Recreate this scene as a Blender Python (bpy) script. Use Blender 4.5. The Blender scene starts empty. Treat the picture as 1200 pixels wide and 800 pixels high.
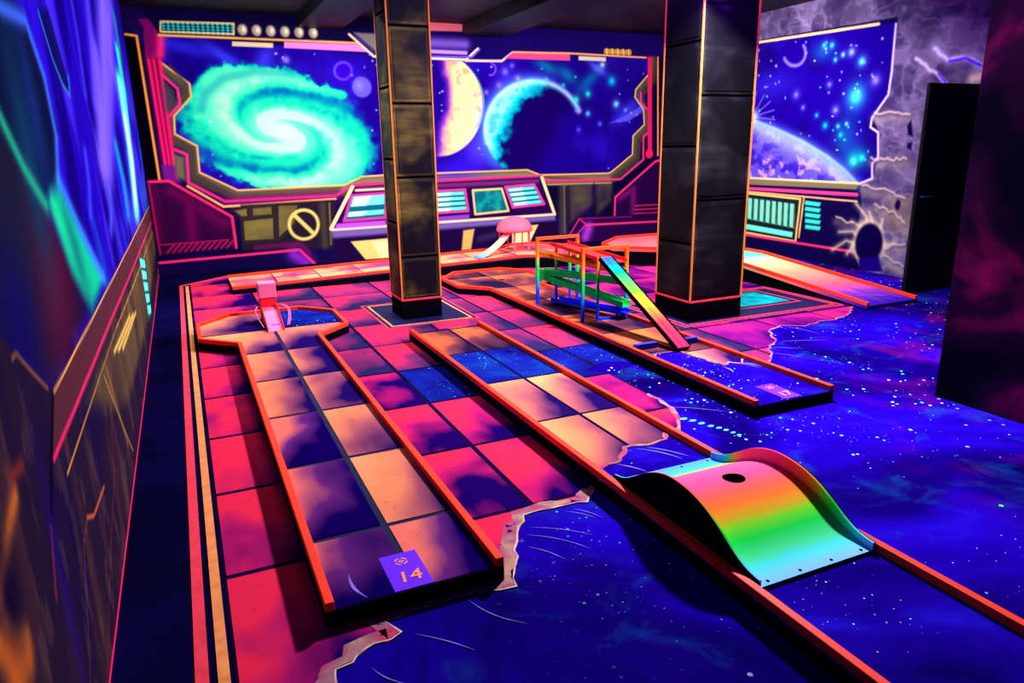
import bpy, bmesh, math, random
import numpy as np
from mathutils import Matrix, Vector
random.seed(7)
S = bpy.context.scene
COL = S.collection

# ------------------------------------------------------------------ camera
F_PX, YAW, PITCH, ROLL, CAM_H = 840.18, math.radians(24.229), math.radians(15.226), math.radians(1.022), 1.65
fw = np.array([math.sin(YAW)*math.cos(PITCH), math.cos(YAW)*math.cos(PITCH), -math.sin(PITCH)])
r0 = np.array([math.cos(YAW), -math.sin(YAW), 0.0]); d0 = np.cross(fw, r0)
rt = math.cos(ROLL)*r0 + math.sin(ROLL)*d0
dn = -math.sin(ROLL)*r0 + math.cos(ROLL)*d0
cam = bpy.data.cameras.new('camera'); camo = bpy.data.objects.new('camera', cam); COL.objects.link(camo)
cam.sensor_width = 36.0; cam.lens = 36.0*F_PX/1200.0; cam.clip_start = 0.02
camo.matrix_world = Matrix(((rt[0], -dn[0], -fw[0], 0), (rt[1], -dn[1], -fw[1], 0), (rt[2], -dn[2], -fw[2], CAM_H), (0, 0, 0, 1)))
S.camera = camo

# ------------------------------------------------------------------ world, lamps, exposure
W = bpy.data.worlds.new('world'); S.world = W; W.use_nodes = True
W.node_tree.nodes['Background'].inputs[0].default_value = (0, 0, 0, 1)
W.node_tree.nodes['Background'].inputs[1].default_value = 0.0
S.view_settings.view_transform = 'Standard'; S.view_settings.look = 'None'
S.view_settings.exposure = 0.15; S.view_settings.gamma = 1.0; S.view_settings.use_curve_mapping = False
CEIL = 3.45
def area(name, loc, target, sx, sy, power, color):
    l = bpy.data.lights.new(name, 'AREA'); l.shape = 'RECTANGLE'; l.size = sx; l.size_y = sy
    l.energy = power; l.color = color
    o = bpy.data.objects.new(name, l); COL.objects.link(o); o.location = loc
    o.rotation_euler = (Vector(target)-Vector(loc)).to_track_quat('-Z', 'Y').to_euler()
    return o
LW = (1.0, 0.93, 1.0)
LAMPS = [  # location, target, length, width, power, name : the blacklights of the ceiling just above the picture
    ((4.05, 4.75, 3.22), (2.2, 3.2, 0.0), 0.40, 0.25, 430, 'blacklight_by_thick_pillar_offscreen'),
    ((1.9, 7.9, 3.22), (1.7, 9.3, 0.0), 2.4, 0.16, 265, 'blacklight_behind_slim_pillar_offscreen'),
    ((5.8, 7.2, 3.32), (6.5, 8.9, 0.0), 1.6, 0.16, 275, 'blacklight_behind_thick_pillar_offscreen'),
]
for p, t, a, b, e, nm in LAMPS:
    area(nm, p, t, a, b, e, LW)
def point(name, loc, e, c, r):
    l = bpy.data.lights.new(name, 'POINT'); l.energy = e; l.color = c; l.shadow_soft_size = r
    o = bpy.data.objects.new(name, l); COL.objects.link(o); o.location = loc
point('violet_glow_by_thick_pillar_offscreen', (3.95, 4.85, 3.10), 190, (0.22, 0.02, 1.0), 0.06)

# ------------------------------------------------------------------ helpers: survey of points, colour
def ray(p):
    v = rt*(p[0]-600)/F_PX + dn*(p[1]-400)/F_PX + fw
    return v
def on(p, ax, v):
    d = ray(p); o = np.array([0, 0, CAM_H]); t = (v-o[ax])/d[ax]
    return o+t*d
def lin(c):
    c = np.asarray(c, float)/255.0
    return np.where(c <= 0.04045, c/12.92, ((c+0.055)/1.055)**2.4)
def L4(c):
    a = lin(c); return (float(a[0]), float(a[1]), float(a[2]), 1.0)

# ------------------------------------------------------------------ helpers: objects
def tag(o, label=None, cat=None, group=None, kind=None):
    if label: o['label'] = label
    if cat: o['category'] = cat
    if group: o['group'] = group
    if kind: o['kind'] = kind
    return o
def empty(name, loc=(0, 0, 0), rz=0):
    o = bpy.data.objects.new(name, None); COL.objects.link(o); o.location = loc; o.rotation_euler = (0, 0, rz)
    o.empty_display_size = 0.1
    return o
class MB:
    def __init__(s): s.v = []; s.f = []
    def quad(s, *p):
        n = len(s.v); s.v += [tuple(a) for a in p]; s.f.append(tuple(range(n, n+len(p)))); return s
    def box(s, x0, x1, y0, y1, z0, z1):
        n = len(s.v)
        s.v += [(x, y, z) for z in (z0, z1) for y in (y0, y1) for x in (x0, x1)]
        for f in ((0, 2, 3, 1), (4, 5, 7, 6), (0, 1, 5, 4), (2, 6, 7, 3), (0, 4, 6, 2), (1, 3, 7, 5)):
            s.f.append(tuple(n+i for i in f))
        return s
    def prism(s, pts, z0, z1):            # plan polygon -> vertical prism; z0/z1 number or function(x, y)
        if sum(pts[i-1][0]*pts[i][1]-pts[i][0]*pts[i-1][1] for i in range(len(pts))) < 0: pts = pts[::-1]
        n = len(s.v); k = len(pts)
        g0 = z0 if callable(z0) else (lambda x, y: z0); g1 = z1 if callable(z1) else (lambda x, y: z1)
        s.v += [(p[0], p[1], g0(*p)) for p in pts]+[(p[0], p[1], g1(*p)) for p in pts]
        s.f.append(tuple(n+i for i in reversed(range(k)))); s.f.append(tuple(n+k+i for i in range(k)))
        for i in range(k):
            j = (i+1) % k; s.f.append((n+i, n+j, n+k+j, n+k+i))
        return s
    def bar(s, a, b, w, h=None, up=(0, 0, 1)):     # rectangular bar between two points
        h = h or w; a = Vector(a); b = Vector(b); d = (b-a).normalized(); u = Vector(up)
        if abs(d.dot(u)) > 0.98: u = Vector((0, 1, 0))
        x = d.cross(u).normalized(); y = x.cross(d).normalized(); n = len(s.v)
        for c in (a, b):
            for i, j in ((-1, -1), (1, -1), (1, 1), (-1, 1)): s.v.append(tuple(c+x*(i*w/2)+y*(j*h/2)))
        for f in ((0, 1, 2, 3), (7, 6, 5, 4), (0, 4, 5, 1), (1, 5, 6, 2), (2, 6, 7, 3), (3, 7, 4, 0)):
            s.f.append(tuple(n+i for i in f))
        return s
    def tube(s, pts, r, seg=10):
        pts = [Vector(p) for p in pts]; n0 = len(s.v)
        for i, p in enumerate(pts):
            d = (pts[min(i+1, len(pts)-1)]-pts[max(i-1, 0)]).normalized()
            u = Vector((0, 0, 1)) if abs(d.z) < 0.9 else Vector((1, 0, 0))
            x = d.cross(u).normalized(); y = x.cross(d)
            for k in range(seg):
                a = 2*math.pi*k/seg; s.v.append(tuple(p+x*math.cos(a)*r+y*math.sin(a)*r))
        for i in range(len(pts)-1):
            for k in range(seg):
                a = n0+i*seg+k; b = n0+i*seg+(k+1) % seg; s.f.append((a, b, b+seg, a+seg))
        s.f.append(tuple(n0+k for k in reversed(range(seg)))); e = n0+(len(pts)-1)*seg; s.f.append(tuple(e+k for k in range(seg)))
        return s
    def lathe(s, prof, c=(0, 0, 0), seg=28):
        n0 = len(s.v)
        for r, z in prof:
            for k in range(seg):
                a = 2*math.pi*k/seg; s.v.append((c[0]+r*math.cos(a), c[1]+r*math.sin(a), c[2]+z))
        for i in range(len(prof)-1):
            for k in range(seg):
                a = n0+i*seg+k; b = n0+i*seg+(k+1) % seg; s.f.append((a, b, b+seg, a+seg))
        return s
    def build(s, name, mat, parent=None, bevel=0, smooth=False):
        me = bpy.data.meshes.new(name); me.from_pydata(s.v, [], s.f); me.validate()
        bm = bmesh.new(); bm.from_mesh(me)
        if smooth: bmesh.ops.remove_doubles(bm, verts=bm.verts, dist=1e-5)
        bmesh.ops.recalc_face_normals(bm, faces=bm.faces)
        if bevel: bmesh.ops.bevel(bm, geom=list(bm.edges), offset=bevel, segments=2, affect='EDGES', profile=0.5, clamp_overlap=True)
        bm.to_mesh(me); bm.free()
        if mat: me.materials.append(mat)
        if smooth:
            for p in me.polygons: p.use_smooth = True
        o = bpy.data.objects.new(name, me); COL.objects.link(o)
        if parent: o.parent = parent
        return o
def flat(name, pts, z, mat, parent, h=0.002):
    return MB().prism(pts, z-h, z).build(name, mat, parent)

# ------------------------------------------------------------------ materials (procedural)
MATS = {}
class NT:
    def __init__(s, name):
        s.m = bpy.data.materials.new(name); s.m.use_nodes = True; s.t = s.m.node_tree; s.b = s.t.nodes['Principled BSDF']
    def n(s, typ, **k):
        o = s.t.nodes.new(typ)
        for a, b in k.items():
            if a[0] == '_': o.inputs[int(a[1:])].default_value = b
            else: setattr(o, a, b)
        return o
    def l(s, a, b): s.t.links.new(a, b)
    def math(s, op, a, b=None, clamp=False):
        o = s.n('ShaderNodeMath', operation=op); o.use_clamp = clamp
        for i, x in enumerate((a, b)):
            if x is None: continue
            if isinstance(x, (int, float)): o.inputs[i].default_value = x
            else: s.l(x, o.inputs[i])
        return o.outputs[0]
    def mix(s, f, a, b):
        o = s.n('ShaderNodeMix', data_type='RGBA')
        for i, x in ((0, f), (6, a), (7, b)):
            if isinstance(x, (int, float, tuple)): o.inputs[i].default_value = x
            else: s.l(x, o.inputs[i])
        return o.outputs[2]
    def ramp(s, f, stops, interp='LINEAR'):
        o = s.n('ShaderNodeValToRGB'); o.color_ramp.interpolation = interp; e = o.color_ramp.elements
        while len(e) < len(stops): e.new(0.5)
        for i, (p, c) in enumerate(stops): e[i].position = p; e[i].color = L4(c)
        s.l(f, o.inputs[0]); return o.outputs[0]
    def pos(s):
        g = s.n('ShaderNodeNewGeometry'); x = s.n('ShaderNodeSeparateXYZ'); s.l(g.outputs['Position'], x.inputs[0])
        return g.outputs['Position'], x.outputs
    def noise(s, vec, scale, detail=3, dist=0.0, rough=0.55):
        o = s.n('ShaderNodeTexNoise'); s.l(vec, o.inputs['Vector']) if vec else None
        o.inputs['Scale'].default_value = scale; o.inputs['Detail'].default_value = detail
        o.inputs['Distortion'].default_value = dist; o.inputs['Roughness'].default_value = rough
        return o.outputs['Fac']
    def mr(s, v, a, b, c=0.0, d=1.0, smooth=True):
        o = s.n('ShaderNodeMapRange'); o.interpolation_type = 'SMOOTHSTEP' if smooth else 'LINEAR'
        s.l(v, o.inputs[0])
        for i, x in ((1, a), (2, b), (3, c), (4, d)): o.inputs[i].default_value = x
        return o.outputs[0]
    def done(s, col, rough=0.6, spec=0.2):
        spec = 0.0 if spec < 0.16 else spec*0.3; rough = max(rough, 0.5)
        if isinstance(col, tuple): s.b.inputs['Base Color'].default_value = col
        else: s.l(col, s.b.inputs['Base Color'])
        s.b.inputs['Roughness'].default_value = rough; s.b.inputs['Specular IOR Level'].default_value = spec
        return s.m
def plain(name, c, rough=0.55, spec=0.25, var=0.12, scale=9.0):
    if name in MATS: return MATS[name]
    t = NT(name); p, _ = t.pos(); f = t.noise(p, scale, 4)
    dark = tuple(x*(1-var) for x in c); lite = tuple(min(255, x*(1+var*0.6)) for x in c)
    MATS[name] = t.done(t.ramp(f, [(0.3, dark), (0.7, lite)]), rough, spec); return MATS[name]

def stars(t, p, scale, size, dens_scale, lo, hi, seed):
    mp = t.n('ShaderNodeMapping'); t.l(p, mp.inputs[0]); mp.inputs['Location'].default_value = (seed, seed*0.7, 0)
    v = t.n('ShaderNodeTexVoronoi', voronoi_dimensions='2D'); t.l(mp.outputs[0], v.inputs['Vector']); v.inputs['Scale'].default_value = scale
    sep = t.n('ShaderNodeSeparateColor'); t.l(v.outputs['Color'], sep.inputs[0])
    r = t.math('MULTIPLY', t.math('POWER', sep.outputs[0], 2.5), size)
    dot = t.math('LESS_THAN', v.outputs['Distance'], r)
    d = t.mr(t.noise(mp.outputs[0], dens_scale, 2), lo, hi)
    keep = t.math('LESS_THAN', sep.outputs[1], d)
    colr = t.ramp(sep.outputs[2], [(0.0, (120, 160, 255)), (0.45, (190, 220, 255)), (0.7, (60, 255, 220)), (0.88, (120, 255, 140)), (1.0, (255, 90, 200))], 'CONSTANT')
    return t.math('MULTIPLY', dot, keep), colr

def space_floor():
    t = NT('space_floor_paint'); p, x = t.pos()
    n = t.noise(p, 0.85, 5, 0.9); n2 = t.noise(p, 2.6, 4, 1.2)
    c = t.ramp(n, [(0.28, (5, 0, 48)), (0.45, (16, 0, 104)), (0.60, (28, 2, 168)), (0.75, (34, 22, 205))])
    c = t.mix(t.math('MULTIPLY', t.mr(n2, 0.56, 0.78), 0.5), c, L4((10, 60, 150)))
    neb = t.math('MULTIPLY', t.mr(t.math('SUBTRACT', x[0], x[1]), 0.35, 1.5), t.mr(t.noise(p, 1.5, 5, 1.4), 0.46, 0.68))
    neb = t.math('MULTIPLY', neb, t.mr(x[0], 3.0, 3.9))
    c = t.mix(t.math('MULTIPLY', neb, 0.5), c, L4((100, 8, 100)))
    teal = t.math('MULTIPLY', t.mr(t.noise(p, 1.1, 4, 1.0), 0.58, 0.74), t.mr(x[0], 1.0, 1.8))
    c = t.mix(t.math('MULTIPLY', teal, 0.45), c, L4((0, 70, 110)))
    m1, k1 = stars(t, p, 19, 0.21, 0.9, 0.42, 0.80, 3.1)
    m2, k2 = stars(t, p, 10, 0.11, 1.3, 0.40, 0.95, 7.7)
    east = t.mr(x[0], 0.8, 2.4, 0.0, 1.0)
    c = t.mix(t.math('MULTIPLY', m1, east), c, k1); c = t.mix(t.math('MULTIPLY', m2, east), c, k2)
    m3, k3 = stars(t, p, 42, 0.15, 1.1, 0.44, 1.05, 5.3)
    c = t.mix(t.math('MULTIPLY', m3, t.mr(x[0], 0.9, 1.8, 0.0, 0.8)), c, k3)
    west = t.math('LESS_THAN', x[0], -0.008)
    back = t.math('GREATER_THAN', x[1], 8.0)
    c = t.mix(t.math('MAXIMUM', west, back), c, t.ramp(n, [(0.3, (4, 2, 22)), (0.7, (12, 8, 62))]))
    return t.done(c, 0.42, 0.12)
def space_deck(name, a, b, c3):
    t = NT(name); p, x = t.pos(); n = t.noise(p, 1.6, 5, 0.9)
    c = t.ramp(n, [(0.3, a), (0.55, b), (0.75, c3)])
    m1, k1 = stars(t, p, 20, 0.15, 1.2, 0.42, 0.74, 1.3); m3, k3 = stars(t, p, 46, 0.16, 1.4, 0.40, 0.9, 2.3)
    return t.done(t.mix(m3, t.mix(m1, c, k1), k3), 0.42, 0.12)
def tile_mat(name, bright, mid, dark, lo=0.36, hi=0.66, grad=0.22, scale=1.7, warm=None):
    t = NT(name); p, x = t.pos()
    tc = t.n('ShaderNodeTexCoord'); g = t.n('ShaderNodeSeparateXYZ'); t.l(tc.outputs['Generated'], g.inputs[0])
    mp = t.n('ShaderNodeMapping'); t.l(p, mp.inputs[0]); mp.inputs['Scale'].default_value = (1.25, 0.8, 1)
    n = t.noise(mp.outputs[0], scale, 2, 0.25, 0.45)
    mp2 = t.n('ShaderNodeMapping'); t.l(p, mp2.inputs[0]); mp2.inputs['Scale'].default_value = (9, 1.6, 1); mp2.inputs['Rotation'].default_value = (0, 0, .35)
    n = t.math('ADD', n, t.math('MULTIPLY', t.math('SUBTRACT', t.noise(mp2.outputs[0], 1.0, 3), .5), .13))
    oi = t.n('ShaderNodeObjectInfo')
    f = t.math('ADD', n, t.math('MULTIPLY', t.math('SUBTRACT', g.outputs[1], g.outputs[0]), grad*1.2))
    f = t.math('ADD', f, t.math('MULTIPLY', t.math('SUBTRACT', oi.outputs['Random'], 0.5), 0.12))
    c = t.ramp(f, [(lo, dark), ((lo+hi)/2, mid), (hi, bright), (min(hi+0.2, 1.0), warm or bright)])
    wear = t.mr(t.noise(p, 26, 4, 0.3), 0.60, 0.72)
    c = t.mix(t.math('MULTIPLY', wear, 0.25), c, L4(dark))
    return t.done(c, 0.45, 0.12)

M = {}
M['space'] = space_floor()
M['deck_space'] = space_deck('deck_space_paint', (8, 0, 70), (24, 2, 140), (30, 20, 200))
M['grout'] = plain('grout_paint', (18, 10, 52), .6, .1, .3, 5)
M['deck_dark'] = plain('deck_joint_paint', (16, 14, 62))
M['black'] = plain('black_paint', (7, 6, 14), 0.6, 0.15)
M['rail'] = plain('fluorescent_orange_rail', (255, 60, 32), 0.45, 0.25, 0.06, 6)
M['tile_pink'] = tile_mat('tile_pink_paint', (230, 40, 72), (168, 24, 92), (24, 2, 78), 0.30, 0.66, .28, 2.2)
M['tile_peach'] = tile_mat('tile_peach_paint', (222, 126, 84), (150, 74, 88), (26, 8, 76), 0.26, 0.66, 0.26, 1.6, (232, 150, 96))
M['tile_violet'] = tile_mat('tile_violet_paint', (226, 112, 92), (92, 34, 104), (14, 0, 74), 0.38, 0.80, 0.32)
M['tile_mauve'] = tile_mat('tile_mauve_paint', (230, 40, 72), (126, 34, 84), (34, 28, 70), 0.30, 0.72, 0.24, 1.6)
M['tile_blue'] = space_deck('tile_blue_paint', (8, 4, 60), (14, 24, 120), (10, 60, 130))
M['tile_rust'] = tile_mat('tile_rust_paint', (206, 96, 48), (100, 46, 54), (26, 16, 46), 0.32, 0.76, 0.2)
M['tile_magenta'] = tile_mat('tile_magenta_paint', (220, 34, 104), (120, 16, 104), (22, 2, 84), 0.28, 0.70, 0.2)
M['line_pink'] = plain('line_pink_paint', (255, 66, 84), 0.5, 0.1, 0.10, 14)
M['line_orange'] = plain('line_orange_paint', (255, 150, 84), 0.5, 0.1, 0.12, 14)
def torn_mat():
    t = NT('torn_edge_paint'); p, x = t.pos(); n = t.noise(p, 7, 4, .5); h = t.noise(p, 16, 2, .2)
    c = t.ramp(n, [(.35, (190, 40, 84)), (.5, (150, 90, 110)), (.65, (176, 136, 112))])
    return t.done(t.mix(t.mr(h, .62, .68), c, L4((40, 6, 80))), .6, .1)
M['torn'] = torn_mat(); M['lip'] = plain('torn_lip_paint', (214, 176, 150), .6, .1, .3, 12)
M['scratch'] = plain('scratch_paint', (130, 116, 220), 0.6, 0.1, 0.2, 20)
M['teal'] = plain('teal_paint', (12, 150, 160), 0.5, 0.1, 0.35, 5)
M['dash'] = plain('cyan_dash_paint', (90, 240, 255), 0.5, 0.1)
M['ceiling'] = plain('ceiling_paint', (30, 28, 34), 0.5, 0.3, 0.3, 2)
M['plate'] = plain('violet_plate', (108, 30, 255), 0.5, 0.2, 0.06)
M['numeral'] = plain('orange_numeral', (255, 150, 96), 0.5, 0.1, 0.04)
M['pink'] = plain('fluorescent_pink', (255, 120, 160), 0.5, 0.2, 0.06)
M['pink_red'] = plain('fluorescent_red', (255, 40, 50), 0.5, 0.2, 0.06)
M['jelly'] = plain('jelly_pink', (255, 96, 120), 0.45, 0.25, 0.06)
M['blue_block'] = plain('blue_block_paint', (44, 50, 215), 0.5, 0.2)
M['strip'] = plain('orange_corner_strip', (255, 142, 58), 0.5, 0.1, 0.12, 4)
M['door'] = plain('black_door_paint', (9, 9, 13), 0.4, 0.35, 0.2, 3)
M['steel'] = plain('dark_steel', (80, 84, 130), 0.3, 0.6)
M['tube'] = plain('lamp_glass', (120, 70, 255), 0.3, 0.5)

# ------------------------------------------------------------------ mural painter: airbrush strokes stored on a fine wall mesh
def hash2(ix, iy, seed):
    h = (ix.astype(np.int64)*374761393+iy.astype(np.int64)*668265263+seed*974634777) & 0xffffffff
    h = ((h ^ (h >> 13))*1274126177) & 0xffffffff
    return ((h ^ (h >> 16)) & 0xffff)/65535.0
def vnoise(x, y, seed=0):
    ix = np.floor(x); iy = np.floor(y); fx = x-ix; fy = y-iy; fx = fx*fx*(3-2*fx); fy = fy*fy*(3-2*fy)
    a = hash2(ix, iy, seed); b = hash2(ix+1, iy, seed); c = hash2(ix, iy+1, seed); d = hash2(ix+1, iy+1, seed)
    return (a*(1-fx)+b*fx)*(1-fy)+(c*(1-fx)+d*fx)*fy
def fbm(x, y, seed=0, o=5):
    s = 0; a = 0.5; t = 0
    for i in range(o): s = s+a*vnoise(x*2**i, y*2**i, seed+i*17); t += a; a *= 0.5
    return s/t
def sst(a, b, x):
    t = np.clip((x-a)/(b-a), 0, 1); return t*t*(3-2*t)
class Canvas:
    """Wall paint: U along the wall, V up. Points of strokes come in through conv()."""
    def __init__(s, U, V, base, conv, unit):
        s.U = U; s.V = V; s.c = np.tile(np.array(base, float)/255, (len(U), 1)); s.conv = conv; s.u = unit
    def P(s, pts): return np.array([s.conv(p) for p in pts])
    def sel(s, P, m):
        return np.nonzero((s.U > P[:, 0].min()-m) & (s.U < P[:, 0].max()+m) & (s.V > P[:, 1].min()-m) & (s.V < P[:, 1].max()+m))[0]
    def put(s, i, a, c):
        a = np.clip(a, 0, 1)[:, None]; c = np.asarray(c, float)/255
        s.c[i] = s.c[i]*(1-a)+c*a
    @staticmethod
    def dist(x, y, P, closed):
        d = np.full(len(x), 1e9); n = len(P)
        for k in range(n if closed else n-1):
            a = P[k]; b = P[(k+1) % n]; ab = b-a; L = max(ab@ab, 1e-12)
            t = np.clip(((x-a[0])*ab[0]+(y-a[1])*ab[1])/L, 0, 1)
            d = np.minimum(d, np.hypot(x-a[0]-t*ab[0], y-a[1]-t*ab[1]))
        return d
    @staticmethod
    def inside(x, y, P):
        r = np.zeros(len(x), bool); n = len(P)
        for k in range(n):
            a = P[k]; b = P[(k+1) % n]
            if a[1] == b[1]: continue
            r ^= ((a[1] > y) != (b[1] > y)) & (x < (b[0]-a[0])*(y-a[1])/(b[1]-a[1])+a[0])
        return r
    def poly(s, pts, c, soft=0.7, alpha=1.0, tex=None):
        P = s.P(pts); w = soft*s.u; i = s.sel(P, w*2)
        if not len(i): return
        x = s.U[i]; y = s.V[i]; d = s.dist(x, y, P, True); d = np.where(s.inside(x, y, P), d, -d)
        a = sst(-w, w, d)*alpha
        if tex is not None: a = a*tex(x, y)
        s.put(i, a, c)
    def line(s, pts, c, w=2.0, soft=0.6, alpha=1.0, closed=False):
        P = s.P(pts); h = w*s.u/2; q = soft*s.u; i = s.sel(P, h+q*2)
        if not len(i): return
        d = s.dist(s.U[i], s.V[i], P, closed); s.put(i, (1-sst(h-q, h+q, d))*alpha, c)
    def glow(s, pts, c, w=8.0, alpha=0.6, closed=False):
        P = s.P(pts); h = w*s.u; i = s.sel(P, h*2.5)
        if not len(i): return
        d = s.dist(s.U[i], s.V[i], P, closed); s.put(i, np.exp(-(d/h)**2)*alpha, c)
    def blob(s, p, rx, ry, c, alpha=1.0, ang=0.0, hard=0.0):
        q = s.conv(p); m = max(rx, ry)*s.u*2.6; i = s.sel(np.array([q]), m)
        if not len(i): return
        x = s.U[i]-q[0]; y = s.V[i]-q[1]; ca, sa = math.cos(ang), math.sin(ang)
        r = np.hypot((x*ca+y*sa)/(rx*s.u), (-x*sa+y*ca)/(ry*s.u))
        a = np.exp(-r**2*1.2) if hard == 0 else 1-sst(1-hard, 1+hard, r)
        s.put(i, a*alpha, c)
def grid_wall(name, us, vs, place, mat):
    U, V = np.meshgrid(us, vs); nu, nv = len(us), len(vs)
    co = place(U.ravel(), V.ravel())
    k = np.arange(nu*nv).reshape(nv, nu)
    q = np.stack([k[:-1, :-1], k[:-1, 1:], k[1:, 1:], k[1:, :-1]], -1).reshape(-1, 4)
    me = bpy.data.meshes.new(name); me.vertices.add(len(co)); me.vertices.foreach_set('co', co.astype(np.float32).ravel())
    me.loops.add(q.size); me.loops.foreach_set('vertex_index', q.astype(np.int32).ravel())
    me.polygons.add(len(q)); me.polygons.foreach_set('loop_start', np.arange(0, q.size, 4, dtype=np.int32))
    me.update(calc_edges=True); me.materials.append(mat)
    o = bpy.data.objects.new(name, me); COL.objects.link(o); tag(o, kind='structure')
    return o, U.ravel(), V.ravel()
def store(o, c):
    at = o.data.color_attributes.new('paint', 'FLOAT_COLOR', 'POINT')
    a = np.ones((len(c), 4), np.float32); a[:, :3] = lin(np.clip(c, 0, 1)*255); at.data.foreach_set('color', a.ravel())
def paint_mat():
    t = NT('mural_paint'); a = t.n('ShaderNodeAttribute'); a.attribute_name = 'paint'
    p, x = t.pos(); n = t.noise(p, 38, 3); g = t.mr(n, 0.3, 0.7, 0.93, 1.05, False)
    o = t.n('ShaderNodeVectorMath', operation='SCALE'); t.l(a.outputs['Color'], o.inputs[0]); t.l(g, o.inputs['Scale'])
    return t.done(o.outputs[0], 0.6, 0.12)
M['mural'] = paint_mat()

XL, XR, YB = -0.40, 8.0, 11.0
# ---- floor and ceiling
flo = MB().quad((XL, -1.0, 0), (9.6, -1.0, 0), (9.6, YB, 0), (XL, YB, 0)).build('floor', M['space']); tag(flo, kind='structure')
cei = MB().box(XL, 9.6, -1.0, YB, CEIL, CEIL+0.1).build('ceiling', M['ceiling']); tag(cei, kind='structure')

# ================================================================== BACK WALL MURAL
wb, U, V = grid_wall('wall_back', np.linspace(XL, XR, 800), np.linspace(0, CEIL, 330), lambda u, v: np.stack([u, np.full_like(u, YB), v], 1), M['mural'])
def cb(p): q = on(p, 1, YB); return (q[0], q[2])
C = Canvas(U, V, (10, 4, 44), cb, 0.0136)
n1 = fbm(U*1.2, V*1.2, 3); n2 = fbm(U*3.1, V*3.1, 9); n3 = fbm(U*9, V*9, 5)
PK = (255, 40, 120); YL = (236, 176, 84); OLV = (104, 96, 66); CRM = (255, 226, 150); GRY = (120, 112, 128)
allw = np.arange(len(U))
C.put(allw, sst(0.45, 0.7, n1)*0.6, (34, 8, 84))
left = [(187, 72), (222, 98), (224, 113), (204, 136), (205, 157), (231, 171), (234, 202), (279, 223)]
bot = [(404, 217), (424, 207), (452, 205), (507, 203), (618, 199), (633, 205), (713, 203)]
right = [(717, 201), (741, 181), (742, 159), (755, 146), (754, 128), (744, 114), (745, 105), (760, 87), (763, 67)]
top = [(600, 66), (545, 72), (440, 66), (420, 51), (186, 41)]
win = left+bot+right+top
# frame band round the window
C.poly([(180, 40)]+[(x-14 if x < 240 else x, y+12 if y > 160 else y+4) for x, y in left]+[(x, y+13) for x, y in bot]+[(x+9, y+9) for x, y in right]+[(765, 62), (180, 36)], (50, 44, 44), 2)
C.glow(left+bot+right, OLV, 7, 0.75); C.glow([(x, y+6) for x, y in bot], (150, 140, 86), 4, 0.6)
# space inside the window
C.poly(win, (20, 0, 118), 1)
P = C.P(win); ins = C.inside(U, V, P); iw = np.nonzero(ins)[0]
C.put(iw, sst(0.42, 0.72, n1[iw])*0.75, (40, 12, 178)); C.put(iw, sst(0.5, 0.75, n2[iw])*0.35, (12, 0, 70))
def inwin_blob(p, rx, ry, c, a, ang=0): C.blob(p, rx, ry, c, a, ang)
for p, rx, ry, c, a, g in [((215, 55), 30, 7, (40, 40, 220), .7, -.2), ((265, 68), 26, 6, (50, 70, 240), .7, -.6), ((310, 70), 9, 18, (70, 70, 255), .6, -.5), ((335, 70), 4, 4, (130, 130, 255), .9, 0),
                           ((400, 90), 30, 20, (40, 10, 190), .5, 0), ((590, 90), 24, 26, (60, 20, 220), .5, 0), ((530, 200), 40, 16, (50, 20, 210), .6, 0), ((560, 175), 16, 22, (90, 70, 255), .6, 0.6),
                           ((640, 78), 18, 7, (0, 140, 170), .7, -.4), ((665, 88), 16, 8, (0, 150, 170), .6, -.6), ((690, 95), 22, 8, (0, 130, 160), .6, 0.7), ((700, 80), 14, 5, (90, 120, 255), .7, -.5), ((735, 130), 26, 9, (60, 60, 220), .7, 0.6)]:
    inwin_blob(p, rx, ry, c, a, g)
C.poly([(715, 144), (735, 134), (754, 122), (755, 130), (736, 142), (722, 143)], (90, 90, 235), 2, 0.8)
# spiral galaxy
gc = cb((330, 154)); ga = -0.25
gx = U-gc[0]; gy = V-gc[1]; ex = gx*math.cos(ga)+gy*math.sin(ga); ey = (-gx*math.sin(ga)+gy*math.cos(ga))/0.56
r = np.hypot(ex, ey); th = np.arctan2(ey, ex); R0 = 1.50
gi = np.nonzero((r < R0*1.35) & ins)[0]
rr = r[gi]/R0; tt = th[gi]; q = n3[gi]; q2 = n2[gi]
ph = 2*tt+7.0*np.log(rr+0.16)+(q2-0.5)*0.8+2.2
arm = sst(.1, .9, 0.5+0.5*np.cos(ph)); fil = 0.5+0.5*np.cos(2*ph+1.1+(q-0.5)*2.0)
edge = 1-sst(0.80, 1.10, rr+(q-0.5)*0.20+(q2-0.5)*0.20-0.06*arm)
dens = np.clip(edge*(0.40+0.44*arm+0.16*fil*sst(.15, .4, rr))+0.7*np.exp(-(rr/0.30)**2)+(q-0.5)*0.28*edge, 0, 1.2)
C.put(gi, sst(0.10, 0.45, dens)*edge, (0, 112, 150)); C.put(gi, sst(0.36, 0.62, dens), (14, 210, 150))
C.put(gi, sst(0.55, 0.85, dens)*0.95, (84, 255, 166)); C.put(gi, sst(0.82, 1.12, dens), (160, 255, 180)); C.put(gi, np.exp(-(rr/0.17)**2)*0.8, (180, 255, 190))
C.glow([(236, 128), (240, 110), (262, 92), (300, 84), (345, 88)], (0, 120, 150), 6, 0.5)
# small moons
C.line([(402+10*math.cos(a), 83+10*math.sin(a)) for a in np.linspace(0, 6.28, 24)], (104, 70, 255), 2.4, 1.4); C.blob((404, 84), 8, 8, (50, 0, 190), .8)
C.blob((424, 102), 10.5, 10.5, (96, 84, 235), .95, 0, .15); C.blob((421, 100), 5, 6, (130, 140, 255), .6)
C.line([(575+6*math.cos(a), 81+7*math.sin(a)) for a in np.linspace(-1.4, 1.8, 12)], (110, 70, 255), 2, 1)
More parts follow.
